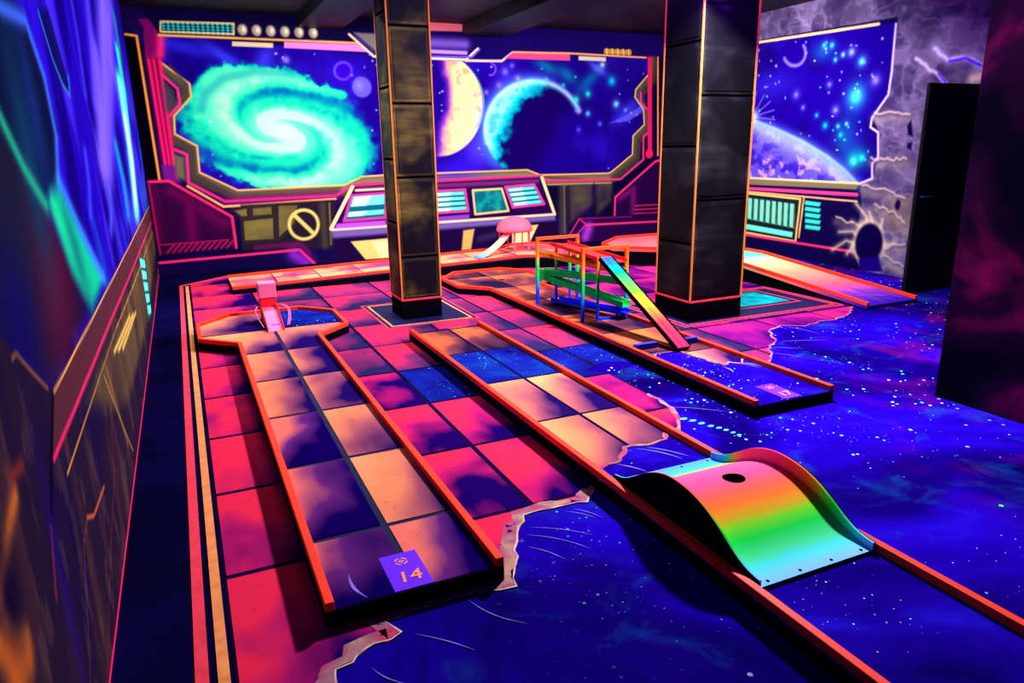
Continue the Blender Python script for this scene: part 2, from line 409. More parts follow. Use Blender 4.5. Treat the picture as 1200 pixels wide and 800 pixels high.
# golden planet, lit limb on the right
pc = cb((510, 122)); pr = 57*C.u; ku = (cb((538, 122))[0]-cb((482, 122))[0])/56/C.u; d = np.hypot((U-pc[0])/ku, V-pc[1]); i = np.nonzero((d < pr*1.12) & ins)[0]
dd = d[i]/pr; sx = (U[i]-pc[0])/ku/pr; body = 1-sst(0.97, 1.03, dd)
C.put(i, body, (24, 0, 120)); lit = sst(-0.10, 0.52, sx+0.28*(0.5-n2[i])+0.22*(dd-0.6)-0.10*(V[i]-pc[1])/pr)
C.put(i, body*sst(0, .5, lit)*0.9, (120, 40, 190)); C.put(i, body*sst(0.25, .8, lit), (255, 196, 140)); C.put(i, body*sst(0.6, 1, lit), (255, 232, 150))
C.put(i, body*lit*sst(.56, .7, n3[i])*0.5, (190, 120, 120)); C.line([(510+57*math.cos(a), 122+57*math.sin(a)) for a in np.linspace(-.95, 1.2, 30)], (150, 255, 170), 2, 1.6, .7)
# teal planet, lit limb on the left and top
pc = cb((626, 152)); pr = 57*C.u; ku = (cb((654, 152))[0]-cb((598, 152))[0])/56/C.u; d = np.hypot((U-pc[0])/ku, V-pc[1]); i = np.nonzero((d < pr*1.4) & ins)[0]
dd = d[i]/pr; sx = -((U[i]-pc[0])/ku*0.86-(V[i]-pc[1])*0.5)/pr; body = (1-sst(0.96, 1.02, dd))*sst(-.75, -.1, sx)
C.put(i, np.exp(-((dd-1)/0.14)**2)*sst(-.2, .5, sx)*0.7, (70, 120, 255))
C.put(i, body, (16, 0, 78)); lit = sst(0.10, 0.80, sx+0.60*(dd-0.72)+0.5*(n3[i]-0.5))
C.put(i, body*sst(0.05, .45, lit), (0, 120, 150)); C.put(i, body*sst(0.35, .75, lit), (10, 205, 205)); C.put(i, body*sst(0.7, 1.0, lit), (130, 255, 255))
C.put(i, body*lit*sst(.52, .66, n3[i])*0.45, (0, 110, 150)); C.line([(626+57*math.cos(a), 152+57*math.sin(a)) for a in np.linspace(-3.4, -0.4, 40)], (190, 255, 255), 5, 4, .8)
# stars
for p, s_, c in [((675, 117), 5, (40, 210, 190)), ((689, 110), 4.5, (20, 220, 170)), ((717, 95), 6, (0, 190, 220)), ((722, 122), 4.5, (110, 220, 255)), ((733, 129), 2.5, (90, 150, 255)), ((689, 133), 3.5, (60, 190, 230)), ((676, 129), 3, (110, 110, 255)), ((703, 145), 3, (70, 90, 240)),
                 ((592, 84), 4.5, (120, 110, 255)), ((607, 92), 3.5, (150, 150, 255)), ((585, 100), 4, (130, 110, 255)), ((570, 108), 3, (130, 110, 255)), ((600, 77), 3, (110, 100, 255)), ((640, 93), 2.5, (70, 190, 230)), ((660, 100), 3, (30, 170, 200)), ((678, 152), 3, (70, 70, 240)), ((706, 76), 4, (170, 200, 255))]:
    C.blob(p, s_*1.5, s_*1.5, c, .35); C.blob(p, s_*.75, s_*.75, c, 1)
rs = random.Random(5)
for k in range(120):
    p = (rs.uniform(240, 756), rs.uniform(55, 215)); q_ = cb(p)
    if C.inside(np.array([q_[0]]), np.array([q_[1]]), P)[0] and not (250 < p[0] < 420 and 95 < p[1] < 205) and not (575 < p[0] < 690 and 95 < p[1]):
        C.blob(p, rs.uniform(.7, 1.5), rs.uniform(.7, 1.5), rs.choice([(130, 140, 255), (200, 210, 255), (90, 200, 255)]), .9)
# window edge lines
C.line(left+bot+right, YL, 1.8); C.line([(186, 41), (420, 50), (414, 44)], YL, 2)
C.line([(199, 76), (218, 98), (219, 113), (199, 136), (200, 160), (226, 174), (228, 205), (276, 231), (404, 226), (424, 216), (640, 208), (712, 212)], (60, 50, 40), 3, 1.5, .7)
C.line([(187, 85), (208, 104), (211, 122), (199, 136)], PK, 2.4); C.line([(196, 172), (219, 181), (221, 214), (264, 236), (394, 229), (413, 217), (452, 214), (507, 212), (635, 206), (640, 212), (727, 210), (754, 187), (754, 160), (763, 152)], PK, 2.6)
C.glow([(264, 236), (394, 229)], (170, 20, 120), 5, .5)
C.line([(220, 218), (262, 242), (393, 233)], YL, 2.4); C.line([(642, 216), (716, 214)], (170, 140, 90), 2)
C.line([(751, 108), (751, 120), (760, 130)], PK, 2)
# left pillar of the painted bridge
C.poly([(161, 22), (193, 22), (188, 32), (189, 66), (170, 68), (168, 32)], (120, 8, 86), 1); C.glow([(189, 24), (188, 64)], (255, 40, 110), 4, .9)
C.poly([(172, 68), (188, 68), (205, 195), (193, 196)], (70, 0, 60), 1)
for a, b, w in (((174, 70), (194, 194), 2.2), ((180, 70), (199, 194), 1.6), ((187, 70), (204, 194), 2.4)): C.line([a, b], (255, 34, 90), w); C.glow([a, b], (255, 20, 90), 3, .4)
C.poly([(189, 193), (204, 193), (212, 214), (192, 215)], (110, 20, 120), 2)
C.poly([(190, 92), (204, 106), (206, 120), (193, 136)], (70, 66, 70), 3, .8); C.poly([(203, 180), (216, 184), (218, 212), (207, 208)], (110, 104, 66), 3, .9)
C.poly([(146, 38), (160, 41), (187, 211), (172, 212)], (3, 2, 10), 1); C.line([(147, 40), (160, 42), (187, 211)], (255, 160, 50), 2.2)
# lower left panel
lp = [(174, 213), (198, 212), (272, 254), (277, 290), (189, 300)]
C.poly(lp, (44, 4, 48), 1); C.glow([(200, 224), (222, 236), (226, 280)], (110, 6, 70), 6, .7); C.glow([(236, 244), (262, 262)], (110, 6, 70), 7, .6); C.glow([(180, 222), (186, 280)], (90, 4, 60), 5, .6)
C.line([(174, 213), (198, 212), (272, 254), (277, 290)], (255, 40, 96), 2.6); C.line([(174, 213), (188, 298)], (160, 16, 70), 1.8)
C.line([(186, 287), (268, 281)], (150, 16, 70), 1.6)
for k in range(11): C.line([(196+k*7, 296-k*.6), (204+k*7, 287-k*.6)], (150, 20, 76), 2, .8)
# panels in the middle
C.poly([(282, 240), (392, 234), (398, 290), (284, 294)], (30, 20, 36), 2)
for pl in ([(272, 246), (290, 243), (291, 254), (283, 255)], [(295, 243), (319, 241), (320, 252), (295, 254)], [(284, 258), (321, 254), (322, 281), (286, 283)], [(325, 240), (350, 239), (346, 262), (326, 280)]):
    C.poly(pl, (132, 124, 52), 3, .8, lambda x, y: 0.35+0.9*fbm(x*4, y*4, 21)); C.line(pl, (22, 14, 26), 1.5, .8, .9, True)
C.line([(356+17*math.cos(a), 263+17*math.sin(a)) for a in np.linspace(0, 6.29, 40)], (206, 196, 96), 3.6, 1); C.line([(345, 252), (368, 274)], (206, 196, 96), 4.4, 1)
C.line([(386, 238), (388, 286)], (96, 90, 50), 2); C.glow([(378, 240), (381, 288)], (90, 84, 46), 4, .5)
# console
con = [(413, 219), (635, 207), (650, 251), (388, 270)]
C.poly(con, (34, 4, 66), 1); C.line([(413, 219), (388, 268)], CRM, 4); C.line([(635, 208), (650, 251)], CRM, 4)
C.glow([(420, 222), (630, 212)], (150, 60, 120), 3, .6); C.line([(417, 223), (452, 221)], CRM, 2.4, .8, .9)
C.poly([(388, 268), (650, 250), (651, 258), (390, 279)], (110, 90, 150), 1); C.line([(389, 269), (650, 251)], (236, 216, 160), 3); C.line([(390, 279), (651, 258)], (70, 44, 110), 2)
C.poly([(395, 262), (452, 258), (452, 264), (392, 268)], (176, 80, 235), 1); C.poly([(512, 254), (550, 251), (550, 256), (512, 259)], (176, 80, 235), 1, .7)
for sc, bc, kind in (([(412, 229), (453, 226), (452, 255), (403, 259)], (255, 50, 150), 1), ([(458, 226), (498, 224), (500, 251), (458, 254)], (255, 60, 150), 1), ([(508, 224), (545, 222), (549, 247), (508, 250)], (255, 60, 150), 2), ([(554, 223), (588, 221), (596, 247), (557, 251)], (240, 200, 110), 3), ([(592, 219), (626, 216), (638, 239), (601, 243)], (255, 60, 150), 2)):
    C.poly(sc, (8, 96, 110), .6)
    a, b, c_, e = [np.array(k, float) for k in sc]
    if kind == 3: C.poly(sc, (20, 170, 150), 2, .8, lambda x, y: sst(.4, .75, fbm(x*7, y*7, 31)))
    else:
        for k in range(4 if kind == 2 else 2):
            f0, f1 = (0.10+k*0.23, 0.10+k*0.23+0.13) if kind == 2 else ((0.06, 0.44), (0.66, 0.84))[k]
            C.poly([a+(e-a)*f0+(b-a)*.06, b+(c_-b)*f0-(b-a)*.06, b+(c_-b)*f1-(b-a)*.06, a+(e-a)*f1+(b-a)*.06], (110, 255, 225), .8)
            C.poly([a+(e-a)*f0+(b-a)*.1, a+(e-a)*f0+(b-a)*.6, a+(e-a)*f1+(b-a)*.5, a+(e-a)*f1+(b-a)*.1], (215, 255, 245), 1.4, .8)
    C.line(sc, bc, 2.6, .7, 1, True)
# console feet and the dark wall under it
C.poly([(391, 281), (651, 260), (664, 292), (395, 306)], (26, 6, 52), 2)
C.poly([(411, 283), (456, 279), (458, 305), (430, 306)], (255, 206, 110), 1); C.poly([(436, 284), (456, 281), (458, 305), (448, 306)], (255, 240, 170), 3, .8)
C.poly([(543, 270), (556, 268), (552, 292), (541, 293)], (240, 180, 90), 1.5); C.poly([(600, 266), (631, 263), (619, 288), (600, 291)], (250, 205, 110), 1); C.poly([(602, 273), (626, 271), (618, 288), (602, 290)], (255, 245, 160), 1.5)
C.poly([(458, 276), (470, 275), (478, 300), (462, 303)], (150, 110, 70), 2, .7)
C.glow([(562, 280), (580, 275)], (60, 50, 90), 4, .6)
# low plinth, left
C.poly([(188, 309), (351, 293), (370, 309), (370, 330), (188, 345)], (16, 4, 56), 1); C.glow([(345, 298), (360, 308)], (150, 40, 200), 8, .8); C.line([(187, 308), (351, 292.5), (369, 309)], (255, 40, 110), 2.6)
C.line([(300, 290), (352, 285), (362, 296)], (120, 16, 80), 5, 2, .6)
# right part: panels, hatch, plinth
for pl in ([(655, 215), (664, 215), (664, 275), (656, 276)], [(666, 216), (694, 214), (694, 240), (668, 262)], [(698, 214), (718, 213), (716, 236), (700, 250)]):
    C.poly(pl, (120, 114, 56), 5, .65, lambda x, y: 0.2+0.9*fbm(x*4, y*4, 41))
C.line([(661, 216), (662, 272)], (110, 104, 60), 2, .8, .8); C.line([(696, 215), (698, 250)], (30, 16, 40), 2)
C.poly([(721, 231), (768, 189), (790, 189), (790, 262), (720, 262)], (36, 4, 60), 1); C.glow([(726, 232), (742, 222), (742, 250)], (150, 20, 110), 5, .6)
C.line([(720, 260), (721, 231), (768, 189), (780, 186)], (255, 44, 110), 2.8)
for k in range(4): C.line([(744, 241+k*4.6), (775, 239.5+k*4.6)], (200, 30, 90), 1.8, .7)
C.poly([(668, 275), (679, 256), (760, 250), (790, 250), (790, 280), (668, 284)], (40, 4, 66), 1); C.line([(667, 276), (679, 256), (687, 263), (675, 276)], (225, 30, 100), 2); C.line([(680, 256), (740, 254)], (130, 16, 80), 1.8)
C.glow([(690, 266), (686, 278)], (190, 60, 220), 7, .9); C.line([(687, 263.5), (768, 259.5), (790, 258)], (255, 50, 110), 2.8)
# right pipe
C.poly([(754, 48), (768, 48), (764, 56), (764, 176), (759, 176), (759, 58)], (230, 24, 84), .8); C.blob((761, 180), 6, 6, (235, 30, 80), 1, 0, .2); C.line([(771, 67), (771, 182)], (255, 160, 70), 2.2)
# trim band above the window
C.poly([(165, 8), (440, 22), (440, 64), (186, 40)], (12, 6, 50), 1.5); C.poly([(440, 20), (775, 36), (775, 66), (545, 70), (440, 64)], (20, 6, 84), 1.5)
C.line([(186, 41), (420, 50.5)], YL, 2.2)
gp = [(188, 25), (274, 27.5), (274, 40), (188, 37)]; C.poly(gp, (10, 60, 70), .6)
for k in range(15):
    x0 = 189+k*5.8; C.line([(x0+2, 26.5+k*.17), (x0+3, 37+k*.2)], (50, 220, 190), 2.6, .8)
for k in range(3): C.line([(188, 28.6+k*3.2), (274, 31+k*3.2)], (8, 40, 60), .9, .5)
C.line(gp, (230, 200, 110), 1.6, .6, 1, True)
for k in range(6):
    p = (284+k*16.6, 35+k*.75); C.blob(p, 6, 6, (16, 8, 40), .9); C.blob(p, 4.6, 5.2, (150, 140, 110), 1, 0, .25); C.blob((p[0]+1.6, p[1]-.8), 2.6, 3.6, (255, 244, 190), .95)
C.poly([(272, 48.5), (320, 50.5), (320, 56), (272, 54)], (214, 200, 140), .7); C.poly([(333, 49), (420, 52), (432, 61), (333, 56)], (255, 130, 200), .7)
C.poly([(414, 38), (455, 40), (455, 62), (440, 60)], (120, 116, 104), 1.5); C.line([(409, 40), (438, 66), (470, 67)], (250, 220, 160), 2.4); C.line([(417, 42), (440, 62)], (60, 40, 120), 3)
C.poly([(500, 24), (542, 26), (542, 37), (500, 36)], (255, 130, 130), .8)
C.glow([(505, 50), (545, 52)], (160, 120, 240), 6, .7); C.line([(500, 60), (546, 62)], (190, 150, 250), 4, 1); C.line([(470, 67), (546, 70), (560, 57)], (255, 225, 190), 2.6); C.line([(505, 66), (553, 67), (562, 58)], (120, 90, 220), 2)
C.line([(546, 71), (588, 71.5), (600, 62)], (255, 210, 170), 2.6); C.poly([(601, 61), (668, 63), (668, 71), (592, 68.5)], (255, 70, 130), .7); C.line([(601, 61), (668, 62.5), (757, 67.5)], (255, 170, 80), 2)
C.poly([(678, 65.5), (710, 67), (710, 72), (678, 70.5)], (206, 196, 170), .8); C.poly([(708, 57), (740, 58.5), (740, 64.5), (708, 63)], (196, 140, 60), .8)
for k in range(5): C.line([(711+k*6.4, 57.3+k*.25), (711.5+k*6.4, 63+k*.25)], (240, 190, 90), 2, .7)
store(wb, C.c)

# ================================================================== RIGHT WALL MURAL
ys = np.linspace(3.6, YB, 520)
wr, U, V = grid_wall('wall_right', ys, np.linspace(0, CEIL, 300), lambda u, v: np.stack([np.full_like(u, XR), u, v], 1), M['mural'])
def cr(p): q = on(p, 0, XR); return (q[1], q[2])
C = Canvas(U, V, (70, 58, 96), cr, 0.0128)
n1 = fbm(U*1.3, V*1.3, 13); n2 = fbm(U*3.3, V*3.3, 19); n3 = fbm(U*9, V*9, 15); allw = np.arange(len(U))
# torn rock on the near side
w1 = fbm(U*2.2+1.5*n1, V*3.0+1.5*n2, 33); rid = 1-np.abs(2*w1-1); w2 = fbm(U*4+2*n2, V*5, 37); rid2 = 1-np.abs(2*w2-1)
C.put(allw, sst(.3, .7, n2), (104, 88, 132)); C.put(allw, sst(.5, .75, w2)*0.8, (46, 34, 78)); C.put(allw, sst(.82, 1.0, rid)*.22, (206, 186, 220)); C.put(allw, sst(.90, 1.0, rid2)*.14, (190, 170, 190))
C.put(allw, (1-sst(.3, 1.5, V))*0.45*sst(.35, .65, w1), (190, 164, 90))
winr = [(700, 76), (880, 51), (1030, 28), (1050, 26), (1045, 84), (1041, 111), (1022, 138), (1020, 149), (1029, 155), (1029, 184), (1022, 192), (1022, 209), (1008, 215), (872, 208), (700, 196)]
C.poly([(700, 70), (870, 50), (1052, 20), (1052, 27), (1046, 84), (1042, 111), (1023, 138), (1030, 155), (1030, 184), (1022, 209), (1008, 216), (1010, 240), (1000, 296), (1020, 340), (700, 340)], (14, 4, 58), 1)
C.poly(winr, (20, 0, 120), .8); P = C.P(winr); ins = C.inside(U, V, P); iw = np.nonzero(ins)[0]
C.put(iw, sst(.45, .7, n1[iw])*.7, (30, 6, 140)); C.put(iw, sst(.5, .75, n2[iw])*.5, (12, 0, 74))
for p, rx, ry, c, a in [((965, 60), 16, 10, (20, 110, 190), .5), ((1003, 113), 12, 14, (20, 130, 220), .6), ((990, 160), 14, 20, (0, 120, 160), .5), ((1003, 185), 14, 12, (0, 150, 160), .7), ((900, 100), 40, 16, (50, 30, 200), .5)]: C.blob(p, rx, ry, c, a)
# planet at the bottom
pc = cr((838, 300)); q = cr((940, 165)); pr = math.hypot(q[0]-pc[0], q[1]-pc[1]); limb = [(860, 136), (880, 140), (905, 149), (940, 165), (970, 183), (990, 199), (1004, 214)]
C.poly(limb+[(860, 210)], (84, 66, 220), 1.2)
LP = C.P(limb+[(700, 200), (700, 130)]); pi_ = np.nonzero(C.inside(U, V, LP) & ins)[0]
dl = C.dist(U[pi_], V[pi_], C.P(limb), False)
C.put(pi_, sst(.5, .68, n3[pi_])*.8, (190, 150, 230)); C.put(pi_, sst(.5, .66, fbm(U[pi_]*5+2*n2[pi_], V[pi_]*7, 77))*.75, (34, 8, 140)); C.put(pi_, np.exp(-(dl/0.20)**2)*.9, (150, 170, 255))
C.line(limb, (170, 200, 255), 2.6, 2); C.glow(limb, (90, 130, 255), 6, .5)
for a in np.linspace(-2.9, .1, 9): C.line([(882, 137), (882+26*math.cos(a), 137+30*math.sin(a))], (150, 140, 255), 1.2, 1, .6)
C.blob((882, 137), 9, 8, (200, 210, 255), .9)
C.line([(931+13*math.cos(a), 62+15*math.sin(a)) for a in np.linspace(-.6, 2.7, 20)], (130, 110, 230), 3, 2)
for p, s_, c in [((1003, 113), 8, (60, 230, 255)), ((1010, 72), 4.5, (90, 220, 255)), ((998, 61), 4, (130, 170, 255)), ((966, 53), 3, (40, 200, 220)), ((975, 53), 3, (50, 210, 220)), ((979, 70), 2.5, (40, 220, 210)), ((988, 64), 2.5, (120, 230, 255)), ((1026, 94), 5, (130, 120, 240)), ((972, 99), 3, (110, 110, 240)), ((933, 111), 4, (110, 100, 230)), ((979, 129), 4, (120, 120, 240)), ((941, 126), 2.5, (110, 110, 240)), ((967, 147), 3.5, (0, 200, 190)), ((957, 135), 2.5, (0, 180, 190)), ((1000, 189), 5, (60, 255, 220)), ((1010, 185), 4, (30, 230, 200)), ((982, 148), 2.5, (50, 210, 210)), ((985, 158), 3, (20, 190, 190)), ((992, 145), 2, (120, 220, 255))]:
    C.blob(p, s_*1.5, s_*1.5, c, .4); C.blob(p, s_*.7, s_*.7, c, 1)
for k in range(60):
    p = (rs.uniform(885, 1035), rs.uniform(40, 195)); q_ = cr(p)
    if C.inside(np.array([q_[0]]), np.array([q_[1]]), P)[0]: C.blob(p, rs.uniform(.7, 1.6), rs.uniform(.7, 1.6), rs.choice([(150, 150, 255), (80, 220, 230), (200, 210, 255)]), .9)
C.line([(700, 78), (880, 51), (1030, 28)], (250, 200, 130), 2.6)
C.line([(1050, 28), (1045, 84), (1041, 111), (1022, 138), (1020, 149), (1029, 155), (1029, 184), (1022, 192), (1022, 209), (1008, 215)], (225, 200, 225), 2, 1)
C.poly([(700, 198), (872, 208), (1008, 215), (1003, 222), (872, 216), (700, 206)], (116, 104, 76), 1); C.line([(700, 197), (872, 208), (1008, 215)], (250, 210, 130), 2)
C.line([(700, 210), (872, 220.5), (1004, 228)], (255, 60, 130), 3.4); C.line([(700, 214), (872, 224), (1004, 236)], (240, 170, 100), 1.8)
gp = [(873, 226), (938, 233), (932, 283), (867, 271)]; C.poly(gp, (16, 30, 40), .8)
for k in range(8):
    x0 = 877+k*7; C.poly([(x0, 232+k*.9), (x0+4.2, 232.5+k*.9), (x0+3.2, 257+k*1.4), (x0-1, 256+k*1.4)], (110, 255, 200), 1.2)
    C.line([(x0+5, 233+k), (x0+4.5, 258+k*1.4)], (150, 110, 50), 1, .6)
C.poly([(873, 262), (929, 272), (928, 278), (872, 268)], (110, 255, 215), 1); C.line(gp, (255, 190, 100), 2.6, .7, 1, True); C.line([(942, 232), (936, 278)], (255, 180, 90), 2)
for k in range(5): C.poly([(944, 235+k*7), (962, 237.5+k*7), (960, 242+k*7), (943, 239.6+k*7)], (50, 225, 190), 1)
C.line([(700, 252), (868, 274), (1000, 295)], (255, 46, 110), 2.6)
# cave mouth and cracks
def jag(pts, n=6, j=2.0):
    out = []
    for a, b in zip(pts[:-1], pts[1:]):
        for k in range(n): out.append((a[0]+(b[0]-a[0])*k/n+rs.uniform(-j, j)*.6, a[1]+(b[1]-a[1])*k/n+rs.uniform(-j, j)))
    return out+[pts[-1]]
for a, l_ in ((-2.75, 36), (-2.2, 30), (-1.8, 46), (-1.45, 34), (-.9, 30), (.2, 30), (2.7, 30), (3.0, 44)):
    for w_, al in ((3.5, .35), (1.2, .6)): C.glow([(1018+13*math.cos(a), 284+16*math.sin(a)), (1018+l_*.6*math.cos(a+.15), 282+l_*.6*math.sin(a+.15)), (1018+l_*math.cos(a-.1), 282+l_*math.sin(a-.1))], (230, 205, 160), w_, al)
C.glow([(1018+(17+2.5*math.sin(5*a))*math.cos(a), 284+(21+3*math.sin(3*a))*math.sin(a)) for a in np.linspace(0, 6.3, 40)], (240, 215, 165), 4, .7)
C.blob((1018, 285), 16, 20, (12, 0, 56), 1, 0, .12); C.poly([(1006, 304), (1030, 300), (1034, 318), (1008, 318)], (24, 0, 110), 1.5)
for ln in ([(1012, 216), (1040, 224), (1060, 232)], [(1022, 186), (1040, 186), (1062, 186)], [(1024, 134), (1040, 132), (1066, 134)], [(1000, 262), (980, 254)], [(1036, 290), (1060, 286)], [(1036, 300), (1058, 312)], [(1026, 240), (1050, 250), (1060, 262)]):
    ln = jag(ln); C.line([(x+1, y+2) for x, y in ln], (44, 30, 60), 2.5, 2, .6); C.glow(ln, (235, 210, 190), 1.1, .7); C.glow([(x, y+6) for x, y in ln], (170, 150, 130), 5, .35)
C.glow(jag([(1095, 56), (1106, 66), (1112, 71), (1132, 67), (1150, 76), (1160, 80)], 4, 1.5), (200, 180, 240), 6, .5); C.glow(jag([(1095, 56), (1106, 66), (1112, 71), (1132, 67), (1150, 76), (1160, 80)], 4, 1.5), (240, 222, 255), 1.8, .9); C.line([(1112, 72), (1132, 68), (1150, 77)], (90, 40, 255), 2.4, 1)
C.glow(jag([(1074, 68), (1088, 80), (1100, 88), (1108, 98)], 4, 1.5), (225, 205, 245), 1.8, .85); C.line([(1100, 86), (1108, 97)], (90, 40, 255), 2, 1); C.glow([(1140, 92), (1160, 88)], (255, 226, 190), 5, .8)
C.poly([(1063, 147), (1068, 140), (1070, 160), (1064, 158)], (16, 4, 50), 1); C.poly([(1063, 168), (1069, 166), (1068, 176), (1063, 174)], (16, 4, 60), 1); C.blob((1052, 240), 3, 5, (20, 4, 60), 1, 0, .3)
store(wr, C.c)

# ================================================================== LEFT WALL MURAL
yl = 0.55*np.power(YB/0.55, np.linspace(0, 1, 900)); yl = np.concatenate([[-1.0, 0.0, 0.3], yl])
wl, U, V = grid_wall('wall_left', yl, np.linspace(0, CEIL, 420), lambda u, v: np.stack([np.full_like(u, XL), u, v], 1), M['mural'])
KU = 2.0
def warp(y): return KU*np.log(np.maximum(y, 0.05))
def cl(p): q = on(p, 0, XL); return (float(warp(q[1])), q[2])
C = Canvas(warp(U), V, (26, 4, 150), cl, 0.010)
Uw = warp(U); n1 = fbm(Uw*2.2, V*0.8, 3); n2 = fbm(Uw*6, V*1.2, 8); n3 = fbm(Uw*14, V*5, 2); allw = np.arange(len(U))
C.put(allw, sst(.4, .7, n1)*.7, (40, 14, 200)); C.put(allw, sst(.45, .7, n2)*.7, (12, 0, 84)); C.put(allw, sst(.55, .75, fbm(Uw*6+V*1.2, V*.9, 61))*.5, (84, 66, 240)); C.put(allw, sst(.60, .78, fbm(Uw*5+V*1.2, V*.9, 65))*.45, (20, 120, 190))
# lower left of the sky: dusky violet and red
C.poly([(0, 130), (54, 240), (108, 362), (66, 455), (0, 420), (-80, 300), (-80, 80)], (22, 16, 48), 9); C.blob((62, 340), 34, 30, (104, 12, 40), .8); C.blob((20, 290), 30, 40, (26, 32, 46), .8); C.blob((25, 385), 22, 24, (16, 10, 90), .8)
# dark planet and its green horizon
C.poly([(-60, -60), (0, -20), (30, 20), (55, 100), (67, 150), (69, 205), (54, 240), (0, 136), (-60, 40)], (10, 16, 48), 4); C.put(allw, np.zeros(len(allw)), (0, 0, 0))
C.blob((35, 190), 14, 40, (16, 60, 90), .8); C.blob((40, 130), 10, 30, (20, 44, 110), .7)
C.glow([(0, 136), (28, 196), (54, 240)], (30, 170, 120), 3, .9); C.glow([(0, 8), (30, 24), (52, 90), (66, 160), (68, 210)], (60, 110, 235), 3, .8)
C.poly([(68, 212), (122, 326), (108, 362), (84, 318), (57, 238)], (16, 190, 130), 5); C.glow([(70, 214), (122, 326)], (60, 140, 255), 4, .7); C.glow([(62, 236), (100, 330)], (30, 225, 150), 4, .7)
C.blob((92, 305), 8, 30, (10, 80, 90), .6, .4)
# streaks
for a, b, c, w, al in [((100, -20), (112, 120), (96, 80, 255), 5, .7), ((118, -30), (124, 196), (130, 110, 255), 7, .8), ((112, 60), (120, 190), (120, 96, 255), 5, .8), ((128, -10), (128, 190), (110, 90, 250), 5, .6), ((80, -20), (100, 110), (70, 60, 235), 4, .6), ((138, 60), (150, 150), (40, 230, 170), 2.4, .95), ((141, 100), (160, 246), (90, 255, 200), 3.4, .95), ((147, 140), (159, 236), (180, 255, 225), 1.6, .9), ((152, 60), (166, 180), (30, 140, 190), 2.4, .8), ((136, 172), (150, 250), (20, 150, 190), 2.4, .8), ((134, 20), (142, 90), (20, 160, 120), 2.4, .7), ((158, 100), (170, 230), (60, 80, 240), 2.2, .7), ((100, 180), (106, 250), (70, 80, 250), 3, .6), ((128, 225), (130, 270), (80, 100, 255), 2, .6)]:
    C.glow([a, ((a[0]+b[0])/2+1.5, (a[1]+b[1])/2), b], c, w*(.9+max(0, (a[0]+b[0])/2-95)/22), al)
C.poly([(45, 14), (62, 70), (74, 100), (82, 112), (80, 96), (70, 60), (56, 10)], (10, 10, 70), 2, .9); C.line([(45, 14), (62, 70), (74, 100), (82, 112), (80, 90)], (40, 150, 190), 1.6, 1.2, .8)
# rock and hull below the trim
hull = [(-200, 640), (0, 394), (20, 415), (62, 460), (175, 240), (188, 240), (190, 330), (140, 900), (-400, 1400)]
C.poly(hull, (34, 22, 44), .8); P = C.P(hull); hi = np.nonzero(C.inside(Uw, V, P))[0]
C.put(hi, sst(.5, .72, n2[hi])*.6, (74, 46, 44)); C.put(hi, sst(.55, .8, n1[hi])*.7, (16, 8, 60)); C.put(hi, sst(.6, .75, n3[hi])*.35, (96, 70, 60))
C.poly([(62, 460), (175, 240), (183, 245), (62, 545)], (84, 40, 48), 1.2, .9)
C.poly([(100, 470), (150, 345), (176, 262), (183, 290), (172, 380), (150, 470)], (110, 92, 44), 6, .8, lambda x, y: .2+.9*fbm(x*9, y*2, 51))
C.line([(62, 461), (175, 241)], (240, 180, 80), .9, .4); C.line([(63, 538), (130, 375), (181, 250)], (235, 34, 100), 1.8, .5); C.line([(79, 556), (136, 385), (182, 262)], (236, 170, 70), .6, .4)
for a, b in (((134, 412), (152, 370)), ((139, 410), (156, 368)), ((144, 408), (159, 366))): C.glow([a, b], (230, 200, 90), 1.4, .9)
C.poly([(164, 300), (171, 305), (178, 368), (174, 378)], (20, 70, 70), .8)
for k in range(5): C.poly([(163.5+k*2.2, 302+k*14), (169.5+k*1.7, 305+k*13), (170.5+k*1.7, 314+k*13), (165.3+k*2.2, 313+k*14)], (90, 235, 200), .7)
C.line([(122, 440), (156, 528)], (220, 180, 80), .5, .4); C.line([(124, 430), (150, 520)], (150, 120, 60), 3, 2, .5)
C.line([(132, 395), (130, 470), (134, 560), (130, 640), (126, 800)], (170, 44, 56), .5, .4, .8); C.glow([(102, 606), (110, 604), (122, 570)], (235, 110, 50), .6, .9); C.line([(102, 606), (98, 640), (102, 700), (106, 800)], (170, 60, 56), .5, .4, .8); C.line([(100, 660), (101, 740)], (50, 20, 200), .8, .6, .7)
C.line([(187, 300), (180, 380), (135.5, 800)], (255, 34, 96), 2.0, .6); C.line([(183, 262), (188, 310)], (120, 20, 70), 1.2)
bi = np.nonzero(V < .017)[0]; C.put(bi, np.ones(len(bi)), (255, 34, 96))
C.line([(62, 462), (60, 600)], (12, 4, 20), 3, 1, .8); C.line([(14, 420), (19, 414), (56, 455)], (170, 110, 50), 1, .8, .8)
for ln, c, w in (([(0, 700), (10, 620), (18, 580)], (210, 110, 40), 3), ([(8, 730), (20, 750), (32, 745)], (190, 120, 50), 3), ([(0, 755), (18, 775), (34, 768)], (235, 120, 30), 5), ([(12, 560), (26, 545)], (120, 40, 40), 2), ([(60, 620), (66, 700)], (120, 40, 60), 1.4)): C.glow(ln, c, w, .85)
C.blob((20, 785), 10, 9, (245, 120, 30), .9); C.blob((12, 700), 14, 16, (10, 4, 40), .8); C.blob((78, 700), 5, 40, (36, 10, 130), .5)
store(wl, C.c)

